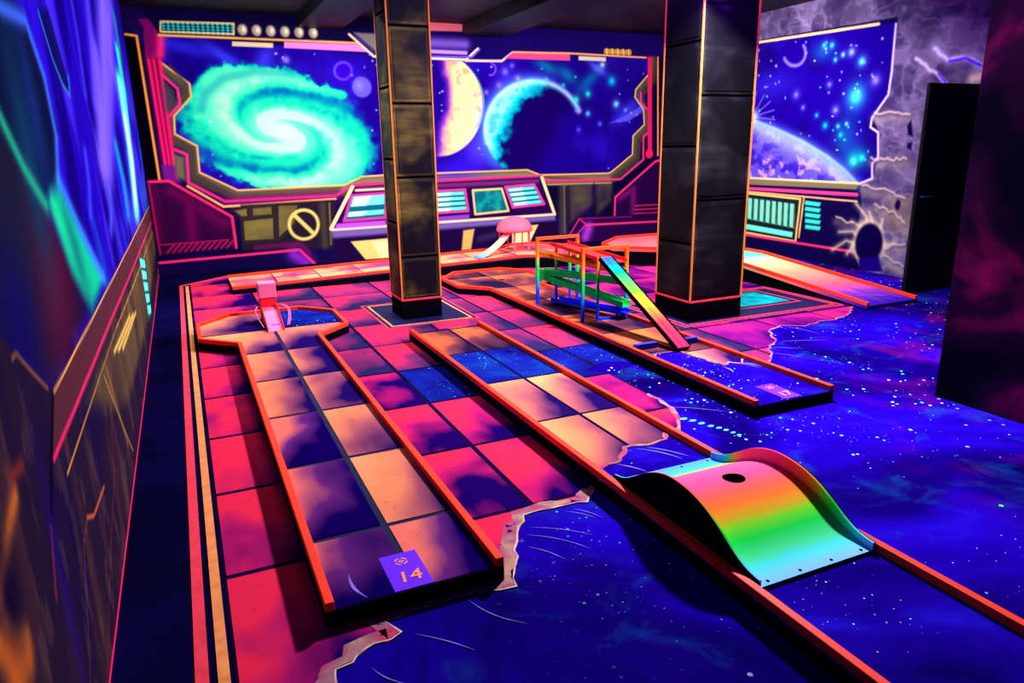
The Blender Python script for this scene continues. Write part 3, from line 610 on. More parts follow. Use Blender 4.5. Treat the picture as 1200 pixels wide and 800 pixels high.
# ---- near right partition (corner only seen) with dim crimson nebula
def nebula_wall():
    t = NT('partition_nebula_paint'); p, x = t.pos()
    a = t.noise(p, 1.3, 4, .6, .5); b = t.noise(p, 3.2, 4, .8)
    c = t.ramp(a, [(.38, (10, 6, 22)), (.50, (40, 8, 44)), (.60, (120, 12, 70)), (.74, (210, 28, 92))])
    c = t.mix(t.math('MULTIPLY', t.mr(b, .5, .7), .5), c, L4((10, 6, 24)))
    return t.done(c, .6, .15)
wp = MB().box(4.4, 9.6, -1.0, 2.945, 0, CEIL).build('wall_partition', nebula_wall()); tag(wp, kind='structure')

# ------------------------------------------------------------------ door leaf standing open against the right wall
dr = empty('door_1', (7.94, 5.27, 0)); tag(dr, kind='structure')
MB().box(-0.86, 0, -0.02, 0.02, 0.012, 2.2).build('door_leaf', M['door'], dr, 0.003)
for yy in (-0.03, 0.03):
    h = MB(); h.bar((-0.80, yy*0.67, 1.06), (-0.80, yy*2.0, 1.06), 0.02); h.bar((-0.815, yy*2.0, 1.06), (-0.68, yy*2.0, 1.06), 0.018, 0.02); h.build('door_handle', M['steel'], dr, 0.002)
for zz in (.25, 1.1, 1.95): MB().box(-0.005, 0.015, -0.03, 0.03, zz, zz+.1).build('hinge', M['steel'], dr)

# ------------------------------------------------------------------ floor pieces
GX = [-0.07+0.705*k for k in range(-1, 12)]; GY = [1.21+0.785*k for k in range(0, 13)]
def clip_rect(poly, x0, x1, y0, y1):
    def cut(ps, ax, v, keep_gt):
        out = []
        for i in range(len(ps)):
            a, b = ps[i-1], ps[i]; ia = (a[ax] > v) == keep_gt; ib = (b[ax] > v) == keep_gt
            if ia != ib:
                t = (v-a[ax])/(b[ax]-a[ax]); c = [a[0]+t*(b[0]-a[0]), a[1]+t*(b[1]-a[1])]; c[ax] = v; out.append(tuple(c))
            if ib: out.append(tuple(b))
        return out
    for ax, v, g in ((0, x0, True), (0, x1, False), (1, y0, True), (1, y1, False)):
        poly = cut(poly, ax, v, g)
        if len(poly) < 3: return []
    o = [poly[0]]
    for p in poly[1:]:
        if abs(p[0]-o[-1][0])+abs(p[1]-o[-1][1]) > 1e-4: o.append(p)
    a = abs(sum(o[i-1][0]*o[i][1]-o[i][0]*o[i-1][1] for i in range(len(o))))/2
    return o if len(o) > 2 and a > 0.004 else []
def rough(pts, amp=0.02, step=0.05, seed=1):
    rr_ = random.Random(seed); out = []
    for a, b in zip(pts[:-1], pts[1:]):
        n = max(1, int(math.hypot(b[0]-a[0], b[1]-a[1])/step))
        for k in range(n):
            t = k/n; j = 0 if k == 0 else amp
            out.append((a[0]+(b[0]-a[0])*t+rr_.uniform(-j, j), a[1]+(b[1]-a[1])*t+rr_.uniform(-j, j)))
    return out+[pts[-1]]
tornA = rough([(.20, 1.62), (.24, 1.85), (.26, 2.0), (.27, 2.06), (.33, 2.07), (.36, 2.11), (.52, 2.15), (.48, 2.24), (.64, 2.25), (.83, 2.25), (1.0, 2.22), (1.10, 2.46), (1.17, 2.58), (1.26, 2.71), (1.38, 2.72), (1.59, 2.69), (1.68, 2.78)], .012, .05, 4)
tornB = rough([(1.68, 2.78), (1.9, 2.95), (2.42, 3.10), (2.58, 3.26), (2.66, 3.38), (2.73, 3.54), (2.76, 3.72), (2.74, 4.35), (2.62, 4.5), (2.9, 4.62), (3.3, 4.3), (3.75, 3.85)], .012, .06, 5)
tornC = rough([(3.75, 3.85), (4.01, 4.03), (4.18, 4.18), (4.24, 4.29), (4.49, 4.46), (4.70, 4.76), (4.91, 4.84), (5.13, 4.73), (5.35, 4.80), (5.54, 4.77), (5.89, 4.91), (6.12, 5.09), (6.5, 5.3)], .015, .06, 6)
region = [(-.02, 1.5)]+tornA+tornB[1:]+tornC[1:]+[(6.6, 10.1), (.45, 10.45), (-.02, 10.05)]
P1 = (1.87, 2.27, 6.77, 7.17); P2 = (4.25, 4.86, 5.34, 5.88)
FR1 = (1.63, 2.57, 6.48, 7.60); FR2 = (4.10, 6.12, 5.20, 6.34)
flat('grout_bed', region, .0012, M['grout'], flo, .0008)
for i in range(len(GX)-1):
    for j in range(len(GY)-1):
        g = 0.015
        pc_ = clip_rect(region, GX[i]+g, GX[i+1]-g, GY[j]+g, GY[j+1]-g)
        if not pc_: continue
        cx = (GX[i]+GX[i+1])/2; cy = (GY[j]+GY[j+1])/2
        if (abs(cx-1.69) < .1 and abs(cy-4.74) < .1) or (abs(cx-2.40) < .1 and abs(cy-4.74) < .1) or (abs(cx-3.1) < .1 and abs(cy-4.74) < .1) or (abs(cx-.98) < .1 and abs(cy-7.1) < .1): m = M['tile_blue']
        elif cx > 3.9: m = M['tile_magenta']
        elif cy > 5.5 and cx > .5: m = M['tile_mauve']
        elif cy < 2.9 and cx < .5: m = M['tile_pink']
        else: m = M['tile_pink'] if cx < 2.5 else M['tile_mauve']
        MB().prism(pc_, 0.0013, 0.0036).build('tile', m, flo)
def strip(name, pts, w, z, mat, parent, seed=None, taper=False, h=.0015):
    m = MB(); rr_ = random.Random(seed or 1); n = len(pts); Lp, Rp = [], []
    for i, p in enumerate(pts):
        a = pts[max(i-1, 0)]; b = pts[min(i+1, n-1)]; d = Vector((b[0]-a[0], b[1]-a[1])).normalized(); nx = Vector((-d.y, d.x))
        ww = w*(rr_.uniform(.45, 1.25) if seed else 1)*(math.sin(math.pi*(i+.2)/(n-.6)) if taper else 1)/2
        Lp.append((p[0]+nx.x*ww, p[1]+nx.y*ww)); Rp.append((p[0]-nx.x*ww, p[1]-nx.y*ww))
    for i in range(n-1):
        q_ = [Lp[i], Lp[i+1], Rp[i+1], Rp[i]]
        k = len(m.v); m.v += [(x, y, z-h) for x, y in q_]+[(x, y, z) for x, y in q_]
        m.f += [(k+4, k+5, k+6, k+7), (k, k+1, k+5, k+4), (k+2, k+3, k+7, k+6)]
    return m.build(name, mat, parent)
def off(pts, d):
    out = []
    for i, p in enumerate(pts):
        a = pts[max(i-1, 0)]; b = pts[min(i+1, len(pts)-1)]; v = Vector((b[0]-a[0], b[1]-a[1])).normalized(); out.append((p[0]-v.y*d, p[1]+v.x*d))
    return out
strip('torn_edge', off(tornA, .030), .066, .0045, M['torn'], flo, 3); strip('torn_lip', tornA, .008, .0052, M['lip'], flo, 8); strip('torn_edge', off(tornB[:26], .016), .035, .0045, M['torn'], flo, 5); strip('torn_edge', off(tornC, .008), .022, .0045, M['torn'], flo, 7)
# long lines along the left aisle
for x0, x1, m in ((-.150, -.108, M['line_pink']), (-.082, -.045, M['line_orange'])):
    flat('painted_line', [(x0, .6), (x1, .6), (x1, 9.9), (x0, 9.9)], .004, m, flo)
flat('painted_line', [(-.15, 9.92), (-.15, 9.98), (.45, 10.50), (.5, 10.44)], .004, M['line_pink'], flo)
# framed panels round the pillars
def frame(x0, x1, y0, y1, w, z, mat):
    for a, b, c, d in ((x0, x1, y0, y0+w), (x0, x1, y1-w, y1), (x0, x0+w, y0+w, y1-w), (x1-w, x1, y0+w, y1-w)):
        flat('painted_line', [(a, c), (b, c), (b, d), (a, d)], z, mat, flo)
for fr, pan in ((FR1, 'deck_dark'), (FR2, 'deck_dark')):
    x0, x1, y0, y1 = fr
    flat('floor_panel', [(x0, y0), (x1, y0), (x1, y1), (x0, y1)], .005, M[pan], flo)
    frame(x0, x1, y0, y1, .02, .007, M['line_pink']); frame(x0+.055, x1-.055, y0+.055, y1-.055, .02, .007, M['line_pink'] if fr is FR2 else M['line_orange'])
flat('floor_panel', [(4.95, 5.62), (5.80, 5.62), (5.80, 6.16), (4.95, 6.16)], .007, M['teal'], flo); frame(4.90, 5.88, 5.54, 6.22, .018, .008, M['line_pink'])
# strokes of paint in the floor's space picture
for k, (x, y) in enumerate([(2.67, 3.36), (2.70, 3.31), (2.72, 3.25), (2.74, 3.19), (2.765, 3.145), (2.78, 3.10), (2.79, 3.05), (2.795, 3.005)]):
    a = 1-.06*k
    flat('painted_dash', [(x+.026*a*math.cos(t), y+.016*a*math.sin(t)) for t in np.linspace(0, 6.28, 13)[:-1]], .003, M['dash'], flo)
def arc(a, b, bend, n=8):
    a = Vector(a); b = Vector(b); d = b-a; nn = Vector((-d.y, d.x))
    return [tuple(a+d*t+nn*bend*math.sin(math.pi*t)) for t in [k/(n-1) for k in range(n)]]
for a, b, be in (((1.20, 2.55), (1.40, 2.32), .1), ((1.24, 2.60), (1.46, 2.42), .08), ((1.16, 2.46), (1.26, 2.30), .1), ((1.45, 2.66), (1.55, 2.54), .1), ((1.5, 2.66), (1.58, 2.52), .1), ((.80, 2.22), (.94, 2.0), -.12), ((.56, 2.12), (.72, 1.95), .05), ((.38, 2.02), (.46, 1.9), -.1), ((.04, 2.3), (.26, 2.02), -.15),
                 ((2.62, 3.62), (3.0, 3.32), .08), ((4.26, 4.36), (4.52, 4.16), .08), ((4.5, 4.44), (4.9, 4.28), .06), ((4.92, 4.84), (5.0, 4.5), .08), ((4.2, 4.2), (4.3, 4.0), .1), ((4.76, 4.78), (4.62, 5.0), .08)):
    strip('scratch', arc(a, b, be*.7), .0042, .0035, M['scratch'], flo, None, True)

# ------------------------------------------------------------------ lanes
RW, RH = .034, .036
def inset(path, d, closed):
    out = []; n = len(path)
    for i in range(n):
        p = Vector(path[i]); a = Vector(path[i-1]) if (i or closed) else None; b = Vector(path[(i+1) % n]) if (i < n-1 or closed) else None
        n1_ = n2_ = None
        if a is not None: v = (p-a).normalized(); n1_ = Vector((-v.y, v.x))
        if b is not None: v = (b-p).normalized(); n2_ = Vector((-v.y, v.x))
        if n1_ is None: q_ = p+n2_*d
        elif n2_ is None: q_ = p+n1_*d
        else:
            m = (n1_+n2_).normalized(); q_ = p+m*(d/max(m.dot(n1_), .3))
        out.append((q_.x, q_.y))
    return out
def rails(path, zf, parent, closed=False, mat=None):
    """one mitred bar per straight stretch; inner side is to the left of the path"""
    q_ = inset(path, RW, closed); n = len(path)
    for i in range(n if closed else n-1):
        j = (i+1) % n; m = MB()
        pts = [path[i], path[j], q_[j], q_[i]]
        m.prism(pts, lambda x, y: zf(x, y)+.0005, lambda x, y: zf(x, y)+RH).build('rail', mat or M['rail'], parent, .003)
def lane_tiles(poly, zf, parent, pick, g=.008, xs=None, ysl=None, wide=None):
    xs = xs or GX; ysl = ysl or GY
    for i in range(len(xs)-1):
        for j in range(len(ysl)-1):
            pc_ = clip_rect(poly, xs[i]+g, xs[i+1]-g, ysl[j]+g, ysl[j+1]-g)
            if not pc_: continue
            m = pick((xs[i]+xs[i+1])/2, (ysl[j]+ysl[j+1])/2)
            if m is None: continue
            MB().prism(pc_, lambda x, y: zf(x, y)+.0013, lambda x, y: zf(x, y)+.0035).build('tile', m, parent)
def cup(x, y, z, parent):
    MB().lathe([(.0, -.0), (.048, 0), (.048, .0012), (.0, .0012)], (x, y, z), 20).build('cup_hole', M['black'], parent)
    MB().lathe([(.048, 0), (.056, 0), (.056, .004), (.048, .004), (.048, 0)], (x, y, z), 24).build('cup_rim', M['rail'], parent)
def text_mesh(name, body, size, mat, parent, loc, rz=0, sx=1.0, shear=0.0):
    cu = bpy.data.curves.new(name, 'FONT'); cu.body = body; cu.size = size; cu.align_x = 'CENTER'; cu.extrude = .0006; cu.shear = shear; cu.offset = size*.012
    o = bpy.data.objects.new(name, cu); COL.objects.link(o)
    me = bpy.data.meshes.new_from_object(o.evaluated_get(bpy.context.evaluated_depsgraph_get())); bpy.data.objects.remove(o)
    me.materials.clear(); me.materials.append(mat); me.name = name
    o = bpy.data.objects.new(name, me); COL.objects.link(o); o.parent = parent; o.location = loc; o.rotation_euler = (0, 0, rz); o.scale = (sx, 1, 1)
    return o
def number_plate(x0, x1, y0, y1, z, body, parent):
    pl = flat('number_plate', [(x0, y0), (x1, y0), (x1, y1), (x0, y1)], z, M['plate'], parent)
    cx = (x0+x1)/2; text_mesh('numeral', body, .098, M['numeral'], pl, (cx, y0+.045, z+.0012), 0, 1.0, .12)
    e = MB(); cy = y1-.062
    for k in range(4):      # broken ring with a small diamond in it
        a0 = math.pi/4+k*math.pi/2-.55
        for s_ in range(5):
            a, b = a0+s_*.22, a0+(s_+1)*.22
            e.quad(*[(cx+r_*math.cos(t), cy+r_*math.sin(t), z+.0012) for r_, t in ((.020, a), (.026, a), (.026, b), (.020, b))])
    for s_ in range(4):
        t = s_*math.pi/2; u = t+math.pi/2
        e.quad((cx+.013*math.cos(t), cy+.013*math.sin(t), z+.0012), (cx+.013*math.cos(u), cy+.013*math.sin(u), z+.0012), (cx+.006*math.cos(u), cy+.006*math.sin(u), z+.0012), (cx+.006*math.cos(t), cy+.006*math.sin(t), z+.0012))
    e.build('emblem', M['numeral'], pl)
DZ = .07
flatz = lambda x, y: DZ
def head(x0, x1, yh, w=.30, dy=(.30, .93, 1.27)):
    return [(x1, yh), (x1+w, yh+dy[0]), (x1+w, yh+dy[1]), (x1, yh+dy[2]), (x0, yh+dy[2]), (x0-w, yh+dy[1]), (x0-w, yh+dy[0]), (x0, yh)]
def deck(poly, zf, parent, mat):
    MB().prism(poly, .006, lambda x, y: zf(x, y)-.004).build('deck', M['black'], parent)
    MB().prism(poly, lambda x, y: zf(x, y)-.0038, lambda x, y: zf(x, y)).build('deck_top', mat, parent)
# lane with plate 14
a14 = empty('golf_lane', (.63, 2.28, 0)); tag(a14, 'raised golf lane numbered 14 with peach painted tiles and orange rails', 'golf lane')
def rel(o, root):
    return o
X0, X1 = .285, .975
h14 = head(X0, X1, 6.22); poly14 = [(X0, 2.28), (X1, 2.28)]+h14
def finish(root):                      # parts were built in room coordinates: keep them in place under the moved root
    bpy.context.view_layer.update()
    inv = root.matrix_world.inverted()
    for c in root.children: c.matrix_parent_inverse = inv
deck(poly14, flatz, a14, M['deck_dark'])
rails([(X1, 2.28)]+h14+[(X0, 2.28)], flatz, a14)
inn = [(x, 2.284 if y < 2.4 else y) for x, y in inset(poly14, RW, True)]
def pick14(cx, cy):
    if cx > .63 and 6.6 < cy < 7.6: return M['tile_blue']
    return M['tile_violet'] if (cy < 3.0 or (cy < 4.2 and cx < .6)) else M['tile_peach']
lane_tiles(inn, flatz, a14, pick14, .015, [-.9, .63, 1.9], GY)
number_plate(.54, .69, 2.285, 2.535, DZ+.005, '14', a14)
strip('scratch', arc((.41, 2.48), (.44, 2.30), -.1), .012, DZ+.004, M['scratch'], a14, None, True)
finish(a14)
# lane with the rainbow hump
amid = empty('golf_lane', (2.03, 2.2, 0)); tag(amid, 'raised golf lane with torn tile painting running under the rainbow hump', 'golf lane')
X0, X1 = 1.695, 2.375; polym = [(X0, .45), (X1, .45), (X1, 5.98), (X0, 5.98)]
deck(polym, flatz, amid, M['deck_space']); rails([(X1, .45), (X1, 5.98)], flatz, amid); rails([(X0, 5.98), (X0, .45)], flatz, amid)
tm = rough([(X0+RW, 2.80), (1.82, 2.87), (1.91, 2.88), (2.02, 3.01), (2.14, 2.98), (2.28, 3.0), (X1-RW, 3.08)], .012, .04, 9)
regm = tm+[(X1-RW, 5.97), (X0+RW, 5.97)]
flat('grout_bed', regm, DZ+.0012, M['grout'], amid, .001)
lane_tiles(regm, flatz, amid, lambda x, y: M['tile_blue'] if 4.35 < y < 5.13 else (M['tile_rust'] if y > 5.2 else M['tile_peach']), .012, [1.0, 2.045, 3.0], GY)
strip('torn_edge', off(tm, .012), .028, DZ+.0045, M['torn'], amid, 4)
for a, b, be in (((1.86, 2.86), (1.95, 2.72), .06), ((2.06, 2.98), (2.2, 2.76), .08), ((2.12, 2.97), (2.25, 2.78), .05)): strip('scratch', arc(a, b, be), .010, DZ+.003, M['scratch'], amid, None, True)
finish(amid)
# lane with plate 17
a17 = empty('golf_lane', (3.41, 3.2, 0)); tag(a17, 'raised golf lane numbered 17 with starry blue front under the rainbow ball run', 'golf lane')
X0, X1 = 3.075, 3.745; h17 = head(X0, X1, 7.42, .28, (.30, .88, 1.24)); poly17 = [(X0, 3.19), (X1, 3.19)]+h17
deck(poly17, flatz, a17, M['deck_space']); rails([(X1, 3.19)]+h17+[(X0, 3.19)], flatz, a17)
inn = inset(poly17, RW, True); t17 = rough([(X0+RW, 4.42), (3.42, 4.40), (3.47, 3.92), (3.56, 3.98), (3.62, 3.90), (X1-RW, 4.0)], .012, .05, 12)
reg17 = t17+[p for p in inn[2:]]
reg17 = t17+[(X1-RW, 7.44)]+inn[3:9]+[(X0+RW, 7.44)]
flat('grout_bed', reg17, DZ+.0012, M['grout'], a17, .001)
lane_tiles(reg17, flatz, a17, lambda x, y: M['tile_peach'] if y < 4.35 else M['tile_rust'], .009, [2.0, 3.41, 5.0], GY)
strip('torn_edge', off(t17, .01), .02, DZ+.0045, M['torn'], a17, 4)
for a, b in (((3.44, 3.92), (3.42, 3.78)), ((3.58, 3.95), (3.66, 3.78)), ((3.61, 3.95), (3.70, 3.8))): strip('scratch', arc(a, b, .15), .012, DZ+.004, M['scratch'], a17, None, True)
number_plate(3.335, 3.475, 3.20, 3.47, DZ+.005, '17', a17); cup(3.45, 7.95, DZ+.0032, a17)
finish(a17)
# ramped lane along the right wall
ar = empty('golf_lane', (6.52, 4.95, 0)); tag(ar, 'ramped golf lane with mint to salmon surface along the mural wall by the door', 'golf lane')
def zr(x, y): return .035+.20*min(max((y-4.95)/2.25, 0), 1)
def ramp_mat():
    t = NT('mint_salmon_ramp_paint'); p, x = t.pos(); mp = t.n('ShaderNodeMapping'); t.l(p, mp.inputs[0]); mp.inputs['Scale'].default_value = (6, .6, 1)
    f = t.math('ADD', t.mr(x[1], 4.9, 8.3, 0, 1, False), t.math('MULTIPLY', t.math('SUBTRACT', t.noise(mp.outputs[0], 2, 4), .5), .12))
    c = t.ramp(f, [(.03, (50, 20, 150)), (.14, (130, 50, 170)), (.24, (255, 90, 110)), (.42, (255, 150, 110)), (.56, (210, 200, 140)), (.66, (90, 240, 170)), (.92, (90, 235, 165)), (1, (255, 120, 110))])
    return t.done(c, .5, .12)
X0, X1 = 6.15, 6.89
seg = [4.95, 5.7, 6.45, 7.2, 7.9]
rm = ramp_mat(); hr = [(6.89, 7.9), (7.2, 8.25), (7.2, 9.1), (6.9, 9.55), (6.1, 9.55), (5.52, 9.02), (5.45, 8.62), (5.88, 8.22), (6.15, 7.9)]
m = MB(); m2 = MB()
yv = [4.95, 7.2, 7.9]
for a, b in zip(yv[:-1], yv[1:]):
    m.prism([(X0, a), (X1, a), (X1, b), (X0, b)], .006, lambda x, y: zr(x, y)-.03); m2.prism([(X0, a), (X1, a), (X1, b), (X0, b)], lambda x, y: zr(x, y)-.029, zr)
m.build('deck', M['black'], ar); m2.build('deck_top', rm, ar)
MB().prism(hr, .006, .20).build('deck', M['black'], ar); MB().prism(hr, .201, .235).build('deck_top', plain('salmon_head_paint', (255, 96, 104), .5, .1, .2, 3), ar)
rails([(X1, 4.95), (X1, 7.2)], zr, ar); rails([(X0, 7.2), (X0, 4.95)], zr, ar)
rails([(X1, 7.2)]+hr+[(X0, 7.2)], zr, ar)
strip('scratch', arc((6.3, 5.25), (6.7, 5.1), .1), .014, .066, M['scratch'], ar, None, True)
finish(ar)
# salmon lane along the back wall
ab = empty('golf_lane', (3.0, 9.4, 0)); tag(ab, 'salmon golf lane with orange rails running along the back wall mural', 'golf lane')
def zb(x, y): return .06+.09*min(max((x-.45)/3.8, 0), 1)
polyb = [(.43, 9.0), (4.25, 9.0), (4.25, 9.95), (.43, 9.95)]
hb = [(4.25, 9.0), (4.62, 8.82), (5.25, 8.82), (5.38, 9.2), (5.38, 9.7), (5.05, 10.25), (4.6, 10.25), (4.25, 9.95)]
MB().prism(polyb, .006, lambda x, y: zb(x, y)-.02).build('deck', M['black'], ab); MB().prism(hb, .006, .13).build('deck', M['black'], ab)
MB().prism(polyb, lambda x, y: zb(x, y)-.019, zb).build('deck_top', M['deck_dark'], ab); MB().prism(hb, .131, .15).build('deck_top', M['deck_dark'], ab)
sal = tile_mat('tile_salmon_paint', (255, 150, 110), (240, 90, 90), (150, 60, 110), .34, .62, .15)
lane_tiles([(.43, 9.04), (4.25, 9.04), (4.25, 9.91), (.43, 9.91)], zb, ab, lambda x, y: sal, .008, [.43+.54*k for k in range(8)]+[4.25], [8.9, 9.5, 10.0])
lane_tiles(inset(hb, RW, True), zb, ab, lambda x, y: sal, .008, [4.25, 4.8, 5.6], [8.6, 9.5, 10.4])
rails([(.43, 9.0), (4.25, 9.0)]+hb[1:], zb, ab); rails([(4.25, 9.95), (.43, 9.95)], zb, ab)
finish(ab)

# ------------------------------------------------------------------ pillars
def hull_mat(name, base, hi_, amt):
    t = NT(name); p, x = t.pos(); tc = t.n('ShaderNodeTexCoord')
    n = t.noise(p, 2.4, 2, .3, .5); n_ = t.noise(p, 1.1, 3, .4)
    mp = t.n('ShaderNodeMapping'); t.l(p, mp.inputs[0]); mp.inputs['Rotation'].default_value = (.5, .4, .3); mp.inputs['Scale'].default_value = (2.5, 2.5, 14)
    s_ = t.noise(mp.outputs[0], 1.0, 3, .3)
    f = t.math('MULTIPLY', t.mr(n, .42, .72), t.mr(s_, .35, .75, .35, 1.0))
    c = t.mix(t.math('MULTIPLY', f, amt), L4(base), L4(hi_))
    return t.done(c, .5, .2)
HM1 = hull_mat('pillar_hull_paint', (18, 14, 24), (122, 104, 48), .9); HM2 = hull_mat('pillar_dark_hull_paint', (13, 12, 16), (42, 41, 44), .8)
HR1 = hull_mat('pillar_rim_paint', (44, 38, 30), (150, 130, 60), 1.0); HR2 = hull_mat('pillar_dark_rim_paint', (15, 14, 18), (64, 62, 64), .9)
def pillar(b, label, hm, rim, seams):
    x0, x1, y0, y1 = b; root = empty('pillar', ((x0+x1)/2, (y0+y1)/2, 0)); tag(root, label, 'pillar')
    PH = .19; g = .006
    MB().box(x0-.004, x1+.004, y0-.004, y1+.004, .007, PH).build('plinth', M['black'], root, .003)
    MB().box(x0-.006, x1+.006, y0-.006, y1+.006, PH, PH+.018).build('plinth_band', M['line_pink'], root)
    MB().box(x0+g, x1-g, y0+g, y1-g, PH+.019, CEIL-.001).build('core', M['black'], root)
    s_ = .014
    for cx in (x0, x1):
        for cy in (y0, y1): MB().box(cx-s_/2, cx+s_/2, cy-s_/2, cy+s_/2, PH+.019, CEIL-.002).build('corner_strip', M['strip'], root)
    for face, sm in (('w', seams[0]), ('s', seams[1]), ('e', seams[0]), ('n', seams[1])):
        for za, zb_ in zip(sm[:-1], sm[1:]):
            za += .012; zb_ -= .012
            def slab(e, lo, hi_, o):
                m = MB(); q_ = s_/2+.004+e
                if face == 'w': m.box(x0-o+g, x0+g-.001+lo, y0+q_, y1-q_, za+e, zb_-e)
                elif face == 'e': m.box(x1-g+.001-lo, x1-g+o, y0+q_, y1-q_, za+e, zb_-e)
                elif face == 's': m.box(x0+q_, x1-q_, y0-o+g, y0+g-.001+lo, za+e, zb_-e)
                else: m.box(x0+q_, x1-q_, y1-g+.001-lo, y1-g+o, za+e, zb_-e)
                return m
            p_ = slab(0, 0, 0, .007).build('panel', rim, root, .003)
            slab(.028, -.006, 0, .012).build('panel_inset', hm, p_, .003)
    bpy.context.view_layer.update(); inv = root.matrix_world.inverted()
    for c in root.children: c.matrix_parent_inverse = inv
    return root
pillar(P1, 'slim dark pillar with olive hull panels in front of the galaxy mural', HM1, HR1, ([.21, .95, 1.55, 2.2, 2.85, 3.44], [.21, .62, 1.38, 2.05, 2.72, 3.44]))
pillar(P2, 'thick black pillar with orange edges beside the rainbow ball run', HM2, HR2, ([.21, .74, 1.62, 2.5, 3.44], [.21, 1.14, 2.05, 2.8, 3.44]))
# ceiling beams
for x0, x1, lab in ((4.25, 4.86, 'dark ceiling beam running over the thick pillar to the mural'), (1.80, 2.34, 'dark ceiling beam running over the slim pillar to the mural')):
    b = MB().box(x0-.03, x1+.03, .2, YB-.002, CEIL-.16, CEIL-.001).build('ceiling_beam', M['ceiling'], None, .004); tag(b, lab, 'beam')
# lamp housings
names = ['ultraviolet flood lamp on the ceiling before the thick pillar', 'long ultraviolet ceiling lamp facing the galaxy mural', 'long ultraviolet ceiling lamp facing the planet mural']
for (p, t_, a, b, e, _), nm in zip(LAMPS, names):
    root = empty('ultraviolet_lamp', (p[0], p[1], CEIL)); tag(root, nm, 'lamp', 'ultraviolet ceiling lamps')
    d = (Vector(t_)-Vector(p)); q_ = d.to_track_quat('-Z', 'Y')
    mm = Matrix.Translation(Vector(p)-Vector((p[0], p[1], CEIL))) @ q_.to_matrix().to_4x4()
    o = MB().box(-a/2-.03, a/2+.03, -b/2-.03, b/2+.03, .03, .09).build('housing', M['black'], root, .004); o.matrix_local = mm
    if a >= b: o = MB().tube([(-a/2, 0, .025), (a/2, 0, .025)], .013).build('tube', M['tube'], root)
    else: o = MB().tube([(0, -b/2, .025), (0, b/2, .025)], .013).build('tube', M['tube'], root)
    o.matrix_local = mm
    for s_ in (-1, 1):
        x_ = s_*a*.35 if a >= b else 0; y_ = 0 if a >= b else s_*b*.35
        top_ = mm @ Vector((x_, y_, .09)); MB().bar(top_, (top_.x, top_.y, -.001), .02).build('bracket', M['black'], root)

# ------------------------------------------------------------------ rainbow hump
def ycol(name, stops, y0, y1, axis=1):
    t = NT(name); p, x = t.pos()
    f = t.mr(x[axis], y0, y1, 0, 1, False); f = t.math('ADD', f, t.math('MULTIPLY', t.math('SUBTRACT', t.noise(p, 5, 2), .5), .03))
    return t.done(t.ramp(f, stops), .5, .15)
HS = [(0, (120, 180, 255)), (.05, (120, 200, 255)), (.10, (80, 240, 245)), (.15, (80, 255, 160)), (.22, (30, 250, 80)), (.27, (120, 240, 50)), (.31, (215, 180, 40)), (.37, (240, 124, 46)), (.44, (240, 96, 76)), (.54, (240, 80, 130)), (.76, (240, 92, 140)), (.81, (225, 170, 60)), (.85, (90, 205, 130)), (.90, (60, 180, 225)), (1, (90, 150, 245))]
MH = ycol('hump_rainbow_paint', HS, 1.70, 2.70)
hump = empty('rainbow_hump', (2.035, 2.2, DZ)); tag(hump, 'rainbow painted hump ramp with a hole on the raised lane', 'ramp')
HX0, HX1, HY0, HY1 = 1.750, 2.320, 1.715, 2.69
prof = [(1.715, .008), (1.78, .011), (1.85, .032), (1.92, .070), (2.0, .108), (2.08, .135), (2.16, .150), (2.25, .154), (2.33, .142), (2.41, .112), (2.49, .070), (2.56, .034), (2.62, .013), (2.69, .008)]
px_ = np.array([a for a, b in prof]); pz_ = np.array([b for a, b in prof])
yy_ = np.linspace(HY0, HY1, 61); zz_ = np.interp(yy_, px_, pz_)
for _ in range(3): zz_ = np.convolve(np.pad(zz_, 2, 'edge'), np.ones(5)/5, 'valid')
def hz(y): return DZ+.004+float(np.interp(y, yy_, zz_))
hx, hy, hr_ = 2.065, 2.235, .050
m = MB(); xs = [HX0]+list(np.linspace(hx-.07, hx+.07, 9))+[HX1]; yb_ = sorted(set(list(np.linspace(HY0, hy-.07, 30))+list(np.linspace(hy-.07, hy+.07, 9))+list(np.linspace(hy+.07, HY1, 26))))
th_ = .006
def grid_quad(x0, x1, y0, y1):
    m.quad((x0, y0, hz(y0)), (x1, y0, hz(y0)), (x1, y1, hz(y1)), (x0, y1, hz(y1)))
for j in range(len(yb_)-1):
    for i in range(len(xs)-1):
        if xs[i] >= hx-.0701 and xs[i+1] <= hx+.0701 and yb_[j] >= hy-.0701 and yb_[j+1] <= hy+.0701: continue
        grid_quad(xs[i], xs[i+1], yb_[j], yb_[j+1])
def sq(a):
    c, s_ = math.cos(a), math.sin(a); k = .07/max(abs(c), abs(s_)); return hx+c*k, hy+s_*k
NS = 64
for k in range(NS):
    a, b = 2*math.pi*k/NS, 2*math.pi*(k+1)/NS
    A, B = sq(a), sq(b); c0 = (hx+hr_*math.cos(a), hy+hr_*math.sin(a)); c1 = (hx+hr_*math.cos(b), hy+hr_*math.sin(b))
    m.quad((c0[0], c0[1], hz(c0[1])), (A[0], A[1], hz(A[1])), (B[0], B[1], hz(B[1])), (c1[0], c1[1], hz(c1[1])))
sheet = m.build('hump_sheet', MH, hump, 0, True)
m = MB()
for k in range(NS):
    a, b = 2*math.pi*k/NS, 2*math.pi*(k+1)/NS
    c0 = (hx+hr_*math.cos(a), hy+hr_*math.sin(a)); c1 = (hx+hr_*math.cos(b), hy+hr_*math.sin(b))
    m.quad((*c0, hz(c0[1])-.001), (*c1, hz(c1[1])-.001), (*c1, hz(c1[1])-.07), (*c0, hz(c0[1])-.07))
